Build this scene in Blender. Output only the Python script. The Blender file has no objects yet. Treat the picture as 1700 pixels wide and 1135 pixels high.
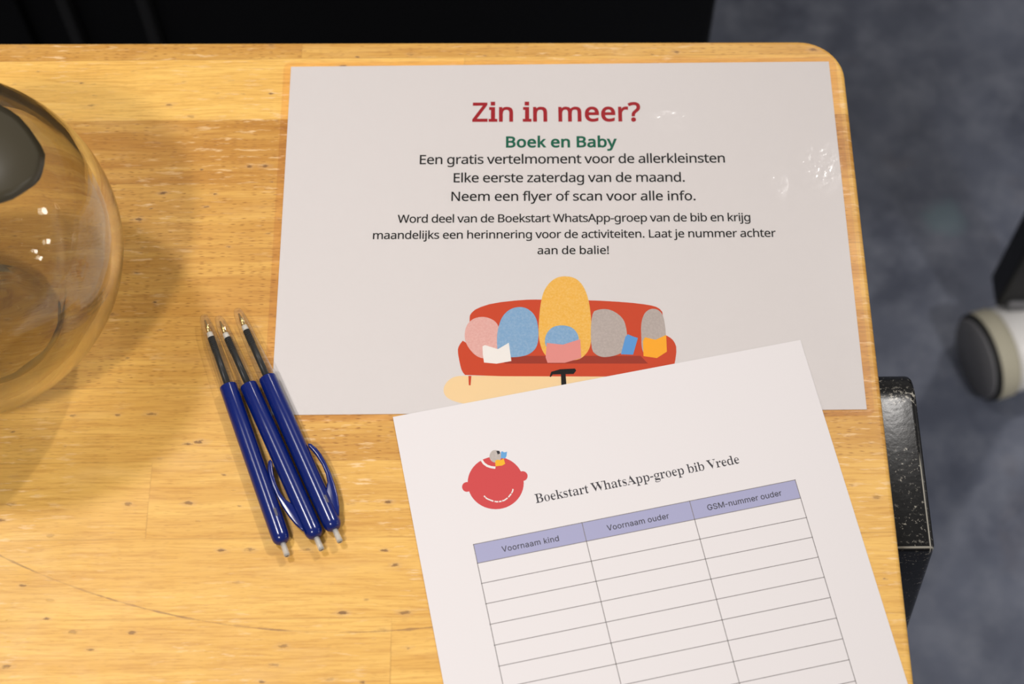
import bpy, bmesh, math, random
from mathutils import Matrix, Vector
random.seed(4)
SC = bpy.context.scene
COL = SC.collection
MM = 0.001
TZ = 0.75                     # height of the table top above the floor

# ---------------------------------------------------------------- camera
cam_data = bpy.data.cameras.new('camera')
cam = bpy.data.objects.new('camera', cam_data)
COL.objects.link(cam)
SC.camera = cam
cam_data.sensor_fit = 'HORIZONTAL'
cam_data.sensor_width = 36.0
cam_data.lens = 2836.6 / 1700 * 36.0
cam_data.clip_start = 0.02
R = Matrix.Rotation(0.0013, 3, 'Z') @ Matrix.Rotation(0.4575, 3, 'X') @ Matrix.Rotation(-0.0108, 3, 'Z')
cam.matrix_world = Matrix.Translation((0.12112, -0.5542, TZ + 0.77926)) @ R.to_4x4()
cam_data.dof.use_dof = True
cam_data.dof.focus_distance = 0.862
cam_data.dof.aperture_fstop = 8.0

# ---------------------------------------------------------------- light and exposure
SC.view_settings.view_transform = 'Standard'
SC.view_settings.look = 'None'
SC.view_settings.gamma = 1.0
SC.view_settings.use_curve_mapping = False
SC.view_settings.exposure = 0.0
SC.cycles.transparent_max_bounces = 48

world = bpy.data.worlds.new('world')
SC.world = world
world.use_nodes = True
world.node_tree.nodes['Background'].inputs['Color'].default_value = (1.0, 0.95, 0.89, 1)
world.node_tree.nodes['Background'].inputs['Strength'].default_value = 0.26

def lamp(name, loc, target, size, watts, colour):
    d = bpy.data.lights.new(name, 'AREA')
    d.shape = 'DISK'
    d.size = size
    d.energy = watts
    d.color = colour
    o = bpy.data.objects.new(name, d)
    o.location = loc
    o.rotation_euler = (Vector(target) - Vector(loc)).to_track_quat('-Z', 'Y').to_euler()
    COL.objects.link(o)
    return o

WARM = (1.0, 0.96, 0.925)
lamp('ceiling_lamp', (-0.74, 0.20, 2.85), (0.0, -0.2, TZ), 0.24, 17.5, WARM)
lamp('ceiling_spot', (0.42, 2.05, 2.85), (0.1, -0.2, TZ), 0.09, 7, WARM)
lamp('ceiling_spot', (1.18, 1.10, 2.85), (0.3, -0.2, TZ), 0.09, 24, WARM)
for p_, s_ in (((4.62, 1.18, 1.83), 0.34), ((4.92, -0.08, 1.33), 0.25), ((4.81, -0.84, 1.78), 0.20), ((4.82, -0.99, 1.33), 0.22)):
    lamp('far_lamp', p_, (-0.08, -0.17, TZ + 0.1), s_, 60 * s_ * s_, (1.0, 0.97, 0.94))
for p_, q_, w_, deg in (((-0.45, -1.35, 2.75), (-0.20, -0.42, TZ), 104, 38), ((1.25, -1.5, 2.75), (0.85, -0.35, 0.0), 260, 30)):
    sp = bpy.data.lights.new('track_spot', 'SPOT')
    sp.energy = w_
    sp.color = WARM
    sp.spot_size = math.radians(deg)
    sp.spot_blend = 1.0
    sp.shadow_soft_size = 0.10
    spo = bpy.data.objects.new('track_spot', sp)
    spo.location = p_
    spo.rotation_euler = (Vector(q_) - Vector(p_)).to_track_quat('-Z', 'Y').to_euler()
    COL.objects.link(spo)

# ---------------------------------------------------------------- data of the printed matter (millimetres on the sheet)
# lettering outlines, per 1000 of the type size: advance width, closed contours (x0,y0,x1,y1,...)
GLYPHS = {"sans":{" ":[175,[]],"!":[181,[[64,128,47,487,133,487,116,128],[90,-16,55,-5,44,12,41,36,44,60,55,77,90,88,123,77,136,60,139,36,136,12,123,-5]]],"-":[216,[[20,147,20,213,196,213,196,147]]],".":[180,[[89,-16,55,-5,44,12,41,36,44,60,55,77,89,88,123,77,136,60,139,36,136,12,123,-5]]],"?":[291,[[87,128,87,153,92,199,111,236,145,272,186,309,205,336,211,367,205,393,192,412,169,423,136,428,80,419,25,397,-1,457,65,484,140,493,199,485,244,460,272,420,281,369,271,314,242,273,200,235,167,204,152,178,148,146,148,128],[121,-16,102,-14,85,-4,75,13,72,36,75,59,85,77,120,88,154,77,165,60,168,36,165,12,154,-5]]],"A":[429,[[-10,-7,182,489,247,489,438,-7,361,-7,303,141,123,141,66,-7],[148,209,280,209,229,345,223,365,214,394,214,413,210,376,200,345]]],"B":[437,[[58,-7,58,487,202,487,282,480,342,459,379,420,391,361,385,320,366,285,335,262,301,253,351,240,374,223,392,201,404,172,407,136,396,76,361,30,305,2,234,-7],[133,282,214,282,264,287,294,301,309,323,315,354,309,385,290,405,257,417,205,421,133,421],[133,58,222,58,274,64,306,81,323,108,329,141,322,172,305,196,272,212,218,218,133,218]]],"E":[373,[[58,-7,58,487,340,487,340,419,133,419,133,284,328,284,328,217,133,217,133,60,340,60,340,-7]]],"L":[352,[[58,-7,58,487,133,487,133,61,342,61,342,-7]]],"N":[510,[[58,-7,58,487,139,487,391,89,385,115,383,162,382,209,382,487,452,487,452,-7,371,-7,119,392,126,340,128,268,128,-7]]],"W":[625,[[130,-7,-1,487,76,487,153,189,167,128,169,77,172,131,187,192,274,487,346,487,436,190,452,129,455,77,458,128,472,189,548,487,625,487,493,-7,422,-7,327,312,316,351,307,386,310,405,310,370,294,310,201,-7]]],"Z":[384,[[19,-7,19,48,268,421,27,419,27,487,358,487,358,432,109,59,365,61,365,-7]]],"a":[377,[[144,-14,98,-7,58,14,32,49,24,100,35,151,69,189,125,213,202,222,258,224,258,238,253,275,240,296,220,307,190,311,138,303,85,282,62,339,124,364,193,373,253,366,296,342,321,302,329,246,329,-7,274,-7,263,40,246,20,219,1,186,-10],[158,48,198,54,229,71,249,101,257,145,257,169,212,167,156,160,122,146,104,127,99,99,104,76,115,60,134,51]]],"b":[413,[[228,-14,187,-10,155,3,130,21,116,34,104,-7,50,-7,50,517,123,517,123,386,122,344,118,320,129,338,155,357,187,369,228,373,291,361,340,324,373,263,383,180,373,97,340,35,291,-2],[219,49,258,57,285,82,302,123,308,181,297,253,268,296,218,310,172,302,144,280,129,240,123,181,129,123,144,82,172,58]]],"c":[322,[[201,-14,154,-9,114,7,78,33,52,70,35,119,30,178,35,239,53,289,80,327,116,353,158,369,206,374,261,368,309,351,286,289,242,303,204,308,149,294,117,251,105,179,112,123,130,83,159,60,201,51,251,57,301,75,301,8,256,-9]]],"d":[413,[[185,-14,121,-2,72,35,40,96,30,179,40,263,73,324,122,362,185,374,225,370,258,357,295,323,292,339,290,367,290,517,363,517,363,-7,302,-7,295,38,283,22,257,3,225,-10],[194,49,240,57,268,78,285,115,291,168,291,179,285,236,269,278,241,302,193,311,155,302,128,276,111,233,105,178,111,123,128,82,155,57]]],"e":[379,[[210,-14,160,-9,117,8,80,35,53,73,35,120,30,177,35,233,51,282,76,321,108,350,149,368,196,374,241,369,280,353,310,327,333,293,347,251,352,204,352,162,106,162,114,117,134,81,168,59,213,51,272,57,335,79,335,12,275,-8],[108,223,275,223,270,255,256,285,231,304,195,311,161,305,134,286,116,256]]],"f":[231,[[66,-7,66,307,3,307,3,347,66,367,66,383,74,445,99,488,138,513,190,521,230,517,269,507,248,446,219,455,191,458,168,453,153,442,143,418,139,383,139,367,230,367,230,307,139,307,139,-7]]],"g":[413,[[195,-168,122,-162,58,-143,58,-74,127,-98,198,-105,237,-98,266,-80,284,-50,291,-10,291,3,291,27,294,39,254,1,185,-14,120,-1,70,37,40,99,30,179,40,258,70,320,120,361,185,374,221,370,252,359,279,341,296,323,303,367,363,367,363,-7,353,-76,322,-127,269,-158],[194,49,238,56,268,76,285,111,291,165,291,179,285,241,267,280,237,302,193,310,156,302,129,277,111,235,105,179,111,122,129,81,156,56]]],"h":[415,[[50,-7,50,517,123,517,123,361,118,318,132,339,161,358,194,369,229,373,289,365,333,340,359,296,368,235,368,-7,295,-7,295,229,286,275,262,301,222,310,174,302,145,279,129,240,123,186,123,-7]]],"i":[173,[[87,413,57,423,48,439,45,457,48,476,57,492,87,502,116,492,126,477,129,457,126,438,116,423],[50,-7,50,367,123,367,123,-7]]],"j":[173,[[87,413,57,423,48,439,45,457,48,476,57,492,87,502,116,492,126,477,129,457,126,438,116,423],[15,-168,-16,-166,-44,-158,-44,-96,-15,-103,7,-105,25,-102,38,-95,47,-81,50,-56,50,367,123,367,123,-54,117,-101,97,-138,64,-161]]],"k":[359,[[50,-7,50,517,123,517,123,244,122,216,117,192,123,205,139,225,153,243,270,367,351,364,206,205,362,-5,277,-7,155,158,123,129,123,-7]]],"l":[173,[[50,-7,50,517,123,517,123,-7]]],"m":[628,[[50,-7,50,367,111,367,118,321,132,341,159,359,190,370,223,374,297,358,334,317,353,338,383,358,416,370,452,374,507,366,548,340,573,297,581,234,581,-7,508,-7,508,231,500,276,479,302,442,310,400,302,373,282,357,248,352,199,352,-7,279,-7,279,231,271,276,249,302,212,310,169,302,143,279,128,240,123,187,123,-7]]],"n":[415,[[50,-7,50,367,111,367,118,321,133,341,162,359,196,370,230,374,289,366,333,340,359,297,368,235,368,-7,295,-7,295,229,286,275,262,301,222,310,174,302,145,279,129,240,123,187,123,-7]]],"o":[406,[[202,-14,155,-8,113,9,79,37,52,76,35,124,30,181,41,262,77,323,132,362,204,374,252,368,294,351,329,323,355,285,372,237,377,181,366,99,330,37,274,-1],[203,49,248,58,277,84,296,125,302,181,296,236,277,277,248,301,203,310,158,301,129,277,111,236,105,181,111,125,129,84,159,58]]],"p":[413,[[50,-168,50,367,111,367,117,321,130,338,155,357,187,370,228,374,291,362,340,325,373,264,383,181,373,98,340,36,291,-2,228,-14,188,-10,155,3,118,37,122,17,123,-13,123,-168],[219,49,247,54,268,65,285,86,298,112,308,181,302,235,285,276,258,302,218,310,174,302,146,281,130,245,123,192,123,181,129,124,144,82,172,58]]],"r":[277,[[50,-7,50,367,111,367,116,303,130,327,156,351,188,368,225,374,248,373,275,369,266,300,240,305,221,306,196,302,173,292,152,275,137,253,127,224,123,192,123,-7]]],"s":[322,[[148,-14,81,-8,28,11,28,80,89,57,149,48,186,52,210,61,223,75,227,94,221,114,196,134,143,158,82,185,42,219,31,242,27,271,38,315,68,348,113,367,169,374,232,367,293,347,268,287,214,305,165,311,134,308,114,301,101,289,98,275,105,253,132,235,186,212,246,186,285,151,295,128,298,99,289,50,257,14,209,-7]]],"t":[242,[[167,-14,112,-4,89,11,71,33,58,64,55,105,55,307,4,307,4,348,56,371,81,450,128,450,128,367,232,367,232,307,128,307,128,106,132,79,142,62,158,53,177,49,204,51,235,58,235,-1,202,-11]]],"u":[415,[[184,-14,125,-6,81,20,54,63,46,124,46,367,120,367,120,129,129,84,152,58,193,49,240,58,270,80,286,119,292,173,292,367,365,367,365,-7,304,-7,297,38,282,18,253,0,219,-10]]],"v":[341,[[131,-7,-10,367,68,367,147,150,158,117,169,82,170,59,172,83,183,118,194,150,273,367,351,367,209,-7]]],"y":[343,[[56,-168,27,-167,0,-162,0,-101,26,-104,47,-106,73,-101,92,-90,108,-71,121,-46,138,-1,-9,367,69,367,149,157,167,106,174,64,180,103,199,158,274,367,353,367,193,-53,172,-100,144,-136,106,-161]]],"z":[316,[[19,-7,19,41,210,309,31,307,31,367,292,367,292,314,104,51,296,53,296,-7]]]},"inter":{" ":[188,[]],"-":[453,[[343,250,343,182,108,182,108,250]]],"G":[520,[[269,-13,203,-5,146,20,99,60,64,113,41,178,34,254,41,330,64,396,98,449,146,489,201,514,265,522,305,519,342,510,377,494,407,474,434,449,454,419,471,386,482,343,404,343,382,390,352,422,313,442,265,450,224,444,186,427,155,400,130,361,115,313,109,254,115,195,130,148,156,109,187,81,226,65,269,59,308,63,342,76,370,97,391,126,404,161,410,209,436,199,277,193,277,262,484,262,484,200,477,140,456,88,423,46,380,14,327,-6]]],"M":[628,[[54,-6,54,515,156,515,283,189,293,161,305,125,317,86,330,43,299,43,312,85,324,123,336,160,346,189,472,515,574,515,574,-6,498,-6,498,291,498,327,499,369,500,413,510,455,504,407,488,361,473,320,462,289,346,-6,282,-6,164,289,153,319,139,359,123,406,116,455,126,416,127,372,128,328,128,291,128,-6]]],"S":[447,[[224,-15,171,-10,126,3,87,26,59,57,40,94,31,143,109,143,116,112,128,92,145,76,168,65,224,55,256,58,284,66,307,79,324,96,335,116,340,139,336,159,327,175,293,200,243,216,182,233,125,255,82,285,54,324,46,372,52,415,70,451,98,481,136,504,179,517,227,522,276,517,319,503,355,481,382,453,400,417,408,372,333,372,321,409,298,432,265,447,225,453,195,450,169,442,149,430,134,414,124,396,121,376,125,354,135,338,172,313,214,299,266,285,314,270,363,243,400,201,411,172,414,139,409,97,391,61,364,29,326,6,279,-10]]],"V":[480,[[200,-6,7,515,88,515,198,208,221,139,256,25,227,25,261,140,284,208,391,515,472,515,282,-6]]],"a":[389,[[160,-15,125,-11,91,0,64,17,43,42,29,71,24,108,28,140,38,164,54,183,75,198,123,217,177,226,233,233,262,240,268,246,270,256,262,294,237,316,196,325,151,316,122,297,103,267,32,287,52,325,75,351,101,369,131,381,194,390,240,385,289,365,310,347,327,323,339,291,343,251,343,-6,271,-6,272,45,256,20,217,-5],[170,51,201,55,225,64,244,78,258,96,266,117,270,139,270,181,261,176,232,170,201,165,176,162,136,153,108,135,101,122,98,105,107,76,132,58]]],"d":[424,[[195,-14,149,-8,108,11,74,41,50,81,33,132,28,189,33,246,50,296,74,336,109,366,149,384,196,390,229,387,256,378,291,350,306,325,305,515,378,515,378,-6,307,-6,308,52,291,27,255,-1,228,-11],[205,53,234,57,259,70,279,90,293,117,303,151,306,189,303,228,294,261,279,287,259,307,235,319,205,324,174,319,149,306,129,286,114,259,105,226,102,189,105,152,115,119,129,92,149,71,174,57]]],"e":[404,[[212,-14,159,-8,114,11,77,42,51,82,34,131,28,187,33,243,50,293,76,333,112,364,155,384,205,390,268,380,297,366,323,345,346,318,363,284,374,243,377,194,377,163,69,163,69,227,344,223,306,193,301,236,292,267,278,290,260,309,235,320,205,324,175,320,149,308,130,290,114,267,105,240,102,211,102,178,106,140,115,109,132,84,154,66,180,56,212,52,252,59,281,77,303,112,373,95,358,60,339,35,314,14,285,-2,250,-11]]],"i":[167,[[47,-6,47,385,120,385,120,-6],[84,437,65,440,50,451,38,465,35,483,38,502,50,516,65,527,84,530,102,527,118,516,129,501,132,483,129,466,118,451,102,440]]],"k":[369,[[51,-6,51,516,122,516,122,244,121,216,117,191,123,205,139,225,153,242,270,366,350,363,205,206,361,-4,278,-6,155,159,122,129,122,-6]]],"m":[610,[[47,-6,47,385,118,385,110,298,112,325,127,350,169,382,219,392,259,386,291,365,314,334,329,289,303,289,317,324,333,347,379,381,437,392,469,389,500,377,526,358,546,331,559,297,563,255,563,-6,490,-6,490,253,484,287,469,308,445,320,419,324,396,322,377,315,350,287,341,246,341,-6,268,-6,268,259,263,286,249,307,227,320,199,324,161,314,144,303,131,286,123,265,120,238,120,-6]]],"n":[410,[[120,227,120,-6,47,-6,47,385,118,385,118,281,93,281,119,335,148,367,185,385,227,390,265,386,298,374,325,353,346,324,359,286,363,240,363,-6,290,-6,290,235,284,273,268,300,244,317,210,323,185,320,164,312,145,299,131,280,123,256]]],"o":[415,[[207,-14,157,-8,114,11,77,42,51,82,34,132,28,187,34,244,51,294,77,334,114,365,157,384,207,390,258,384,302,365,338,334,364,294,382,244,387,187,382,132,364,82,338,42,302,11,258,-8],[207,52,240,57,266,71,287,93,301,119,310,152,313,187,310,223,301,256,287,283,266,305,240,319,207,324,175,319,149,305,129,283,114,256,105,223,102,187,105,152,114,119,129,93,149,71,175,57]]],"r":[259,[[47,-6,47,385,118,385,115,327,125,351,149,372,179,386,213,391,229,390,249,390,249,315,229,318,207,320,183,317,162,310,144,297,131,281,123,260,120,237,120,-6]]],"u":[410,[[182,-11,145,-7,112,6,85,27,64,56,51,94,47,139,47,385,120,385,120,144,125,107,141,79,166,62,200,56,225,59,246,67,264,81,278,100,287,123,290,153,290,385,363,385,363,-6,292,-6,292,98,316,98,291,44,261,12,224,-6]]]},"serif":{" ":[175,[]],"-":[216,[[32,151,32,209,184,209,184,151]]],"A":[437,[[-7,-3,2,20,14,24,36,32,63,76,220,467,210,466,370,88,398,36,418,25,431,20,442,-3,230,-3,237,21,277,28,298,46,287,80,257,129,98,129,65,70,61,58,61,49,79,29,121,21,113,19,126,-3],[99,162,256,162,177,316]]],"B":[443,[[17,-3,25,19,50,25,73,34,87,52,90,82,90,369,83,411,58,430,23,436,16,458,219,458,314,447,366,411,381,351,371,300,341,265,273,248,353,226,391,187,403,132,394,75,362,33,310,6,238,-3],[167,252,189,255,238,260,273,274,293,302,300,345,296,384,281,410,254,425,217,431,193,429,174,424,167,391],[223,27,265,33,295,51,311,82,316,128,309,175,287,206,249,222,198,228,167,231,167,65,177,34,198,29]]],"V":[428,[[226,-14,58,380,34,418,15,429,-3,437,-13,458,210,458,204,436,162,429,143,421,137,410,147,379,259,146,362,378,370,409,364,422,346,429,306,436,301,458,440,458,431,437,418,433,396,425,368,382,216,-14]]],"W":[611,[[185,-12,46,392,27,425,9,432,-4,437,-14,458,180,458,172,437,144,429,129,422,125,410,134,374,221,156,316,354,300,398,291,416,273,426,237,437,230,458,438,458,431,436,396,429,378,412,385,387,472,169,555,370,564,406,560,420,544,427,512,437,505,458,622,458,612,437,599,430,581,419,561,378,432,-12,442,-12,316,306,176,-12]]],"a":[344,[[255,-13,225,-1,200,32,145,-1,94,-12,69,-7,50,9,39,33,35,63,44,106,71,138,125,167,209,192,214,241,210,265,198,280,176,289,147,293,108,287,89,274,99,258,108,231,106,214,100,200,90,191,77,188,64,191,56,201,50,217,48,236,51,260,60,280,77,298,100,311,128,319,161,321,219,315,253,294,271,260,278,210,278,62,281,41,305,37,316,45,316,26,287,-4],[149,37,182,44,214,64,212,168,146,148,114,122,103,84,113,48]]],"b":[361,[[58,-11,58,388,49,426,18,437,10,458,126,457,123,280,181,311,222,321,250,316,276,301,296,278,312,246,323,209,327,166,322,117,309,74,289,38,262,10,229,-7,193,-13,154,-4,103,25,45,-14],[182,17,222,25,246,50,257,95,260,160,257,213,244,250,220,270,183,277,148,267,131,255,123,242,123,69,137,30]]],"d":[370,[[139,-13,112,-8,87,8,65,33,49,65,38,103,34,147,39,197,50,238,67,274,90,299,117,316,145,321,182,312,237,281,238,401,234,418,218,427,185,437,178,458,305,456,304,75,311,42,329,35,342,30,348,8,292,3,229,-13,228,36,180,-1],[169,31,193,34,212,43,228,58,238,76,238,242,230,255,213,267,175,278,138,271,116,249,106,210,103,153,105,98,116,59,137,38]]],"e":[301,[[152,-13,121,-8,93,8,70,33,51,68,39,108,34,157,39,202,51,241,70,275,95,301,124,316,156,321,203,312,238,282,260,235,268,173,282,163,111,163,113,98,145,58,198,45,245,56,276,89,272,72,220,8],[114,195,205,195,216,215,208,276,189,289,156,294,113,273,101,203]]],"g":[327,[[146,-143,92,-139,55,-125,34,-102,29,-75,38,-44,84,-26,47,-3,39,30,42,55,52,76,75,95,116,109,54,148,37,212,41,243,52,270,69,291,94,308,123,318,157,321,193,318,232,307,311,307,308,266,257,266,272,238,276,203,274,175,264,149,248,129,228,113,202,103,171,100,157,100,139,101,105,91,90,83,86,72,104,58,140,52,174,52,256,43,277,32,291,15,297,-8,301,-37,292,-82,264,-116,216,-136],[157,127,186,132,204,147,212,173,214,211,212,249,204,275,186,289,157,294,129,289,110,275,102,249,99,211,102,173,110,147,129,132],[161,-113,222,-108,263,-92,278,-65,273,-52,253,-44,206,-37,95,-37,66,-54,58,-73,67,-87,88,-100,119,-110]]],"h":[381,[[19,-3,28,18,56,28,67,56,67,399,60,428,42,434,30,438,21,458,136,457,134,268,197,308,243,321,284,309,307,272,315,212,315,56,323,27,342,22,352,18,362,-3,203,-3,216,17,212,19,240,28,250,56,250,217,243,257,226,265,201,268,165,259,133,235,133,56,140,27,159,22,169,18,179,-3]]],"i":[198,[[101,359,86,363,76,374,68,392,65,412,68,433,76,451,86,463,101,466,115,463,126,451,133,433,136,412,133,392,125,374,114,363],[19,-3,28,18,56,28,67,56,67,252,59,283,30,291,23,313,135,311,133,56,142,28,169,18,179,-3]]],"k":[359,[[18,-3,27,18,56,28,67,56,67,398,61,428,43,433,31,437,23,458,134,456,134,170,238,250,253,265,259,277,241,287,211,290,221,292,208,313,343,313,336,291,302,281,265,258,208,210,334,36,352,24,364,18,375,-3,212,-3,225,17,220,19,243,22,254,32,245,47,174,145,133,134,133,56,142,28,169,18,179,-3]]],"o":[336,[[169,-13,131,-8,98,8,71,35,51,69,39,109,34,154,39,200,51,240,71,274,98,300,131,316,168,321,205,316,237,301,264,275,285,241,297,201,302,154,297,107,285,68,264,34,237,8,206,-8],[169,14,202,20,223,40,232,81,235,154,232,227,222,270,201,290,169,296,136,290,114,270,105,227,102,154,105,82,114,40,136,20]]],"p":[371,[[18,-142,27,-122,49,-115,65,-100,67,-64,67,243,59,281,30,293,21,313,138,313,141,266,188,308,232,322,259,317,284,300,305,276,321,242,331,204,335,160,331,112,320,71,304,36,282,10,256,-8,228,-13,190,-2,135,30,133,-58,138,-98,160,-115,188,-121,196,-142],[194,31,231,38,253,60,264,99,268,154,265,208,255,247,234,268,198,275,161,265,133,235,133,69,157,40]]],"r":[287,[[19,-3,28,18,56,28,67,56,67,252,58,283,31,291,23,313,140,313,133,254,177,282,196,303,215,317,233,321,253,318,264,306,272,288,274,266,273,247,267,232,259,222,250,219,230,229,217,248,191,257,166,253,149,239,138,219,134,192,134,56,138,38,153,28,189,19,196,-3]]],"s":[288,[[150,-13,126,-9,91,3,72,6,51,2,44,-12,51,-9,51,105,41,107,53,69,76,41,106,24,139,18,166,21,188,29,203,41,207,58,195,82,164,102,114,127,85,146,66,167,55,192,52,220,58,260,76,293,103,315,142,322,163,319,195,311,203,309,215,308,233,310,237,322,229,319,229,222,239,220,228,252,206,275,180,288,150,293,126,291,106,284,94,273,90,259,104,234,139,215,184,192,212,174,229,153,239,128,242,95,236,50,218,16,189,-6]]],"t":[228,[[122,-12,94,-7,77,8,67,35,63,71,63,279,29,277,32,302,99,371,140,426,129,424,131,311,201,313,201,276,130,278,129,82,135,52,149,46,171,43,199,51,213,78,208,65,173,7]]]},"head":{"r":[268,[[38,-15,38,375,111,375,110,312,115,332,140,357,172,375,208,382,232,381,264,375,255,290,222,297,207,298,184,295,165,285,149,270,136,250,127,223,123,191,123,-15]]],"e":[367,[[195,-22,147,-17,104,1,68,30,41,69,24,119,19,177,24,235,39,285,63,325,95,357,136,376,182,382,226,377,265,360,296,332,318,296,331,253,336,205,336,154,109,154,114,120,132,86,159,66,199,59,251,65,320,91,320,6,258,-16],[110,231,246,231,243,253,232,281,212,297,181,303,153,298,131,281,115,253]]],"?":[282,[[72,120,72,154,77,201,96,240,129,277,166,314,183,339,188,367,183,390,173,406,154,416,126,420,77,412,19,386,-13,461,58,492,130,501,188,492,233,466,260,423,270,369,260,311,232,268,192,229,162,199,150,175,146,145,146,120],[114,-24,92,-21,73,-10,62,10,58,36,62,62,74,83,112,97,149,83,161,62,165,36,161,10,149,-11]]],"i":[201,[[4,-15,198,-15,198,62,147,62,147,375,12,375,12,298,55,298,55,62,4,62],[48,415,147,415,147,517,48,517]]],"m":[609,[[38,-15,38,375,110,375,112,331,117,347,144,366,175,378,208,382,280,365,311,329,323,344,352,365,385,378,420,382,476,373,517,345,541,300,549,235,549,-15,464,-15,464,231,458,273,440,295,411,302,375,295,353,278,341,246,336,198,336,-15,251,-15,251,231,245,273,227,295,197,302,161,295,140,275,128,239,123,186,123,-15]]]," ":[169,[]],"Z":[372,[[9,-15,9,50,238,414,17,411,17,495,341,495,341,430,113,66,348,69,348,-15]]],"n":[402,[[38,-15,38,375,110,375,112,332,118,347,146,367,180,378,214,382,272,373,316,346,341,300,351,235,351,-15,266,-15,266,229,258,271,239,294,205,302,166,295,142,274,128,239,123,186,123,-15]]]},"bold":{"e":[390,[[210,-27,157,-22,110,-4,71,26,41,67,22,118,17,177,22,236,39,288,66,329,101,361,146,380,196,387,244,382,287,364,320,335,345,299,360,254,365,205,365,149,122,149,126,122,144,90,173,71,214,64,270,70,348,97,348,3,278,-21],[124,236,260,236,258,251,246,277,226,292,195,298,166,293,144,277,128,251]]],"k":[369,[[37,-20,37,530,136,530,136,244,135,215,122,206,113,214,128,234,143,251,264,380,367,370,223,205,380,-13,271,-20,153,138,136,123,136,-20]]],"o":[418,[[203,-27,152,-20,107,-2,69,28,40,70,22,121,17,181,29,267,67,332,127,374,204,387,255,381,300,362,339,332,367,291,385,240,390,181,378,94,340,28,279,-13],[203,62,242,71,267,92,283,128,289,181,283,233,267,269,242,289,203,297,164,289,139,269,124,233,118,181,124,128,139,92,165,71]]],"y":[353,[[57,-181,26,-180,-13,-173,-13,-87,27,-91,46,-93,68,-89,84,-79,97,-64,109,-41,124,-1,-29,380,78,380,161,162,179,110,174,76,168,107,187,163,265,380,372,380,205,-58,183,-106,153,-146,110,-173]]],"a":[388,[[143,-27,94,-19,50,3,20,44,11,100,23,157,61,200,122,226,201,235,245,236,245,237,241,270,231,286,216,295,190,298,141,291,78,265,45,346,121,376,193,386,257,378,305,352,333,307,342,246,342,-20,263,-20,258,20,254,10,225,-11,189,-23],[158,61,193,66,220,81,237,106,244,146,244,155,213,154,159,147,130,135,117,121,112,99,116,81,123,71,138,63]]],"b":[425,[[229,-27,184,-23,148,-9,121,11,122,12,114,-20,37,-20,37,530,136,530,136,386,135,344,123,334,121,348,148,369,185,382,229,386,296,373,351,332,385,267,396,180,385,93,351,27,296,-14],[219,62,252,69,274,90,289,126,295,181,285,248,260,285,217,297,177,290,155,272,142,237,136,181,142,126,155,90,178,70]]]," ":[180,[]],"B":[450,[[45,-20,45,500,203,500,285,493,349,470,391,427,404,361,397,316,377,277,342,250,316,253,358,252,383,232,403,207,417,175,420,135,408,71,369,20,309,-10,235,-20],[146,295,213,295,261,300,286,311,297,328,302,354,297,379,283,394,254,404,204,408,146,408],[146,71,221,71,270,76,297,91,311,112,316,141,310,167,297,186,269,199,217,205,146,205]]],"n":[427,[[37,-20,37,380,121,380,123,340,125,352,157,371,193,383,230,387,294,378,343,350,371,302,381,235,381,-20,282,-20,282,228,274,269,256,289,221,297,179,290,156,271,142,237,136,186,136,-20]]]}}
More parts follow.
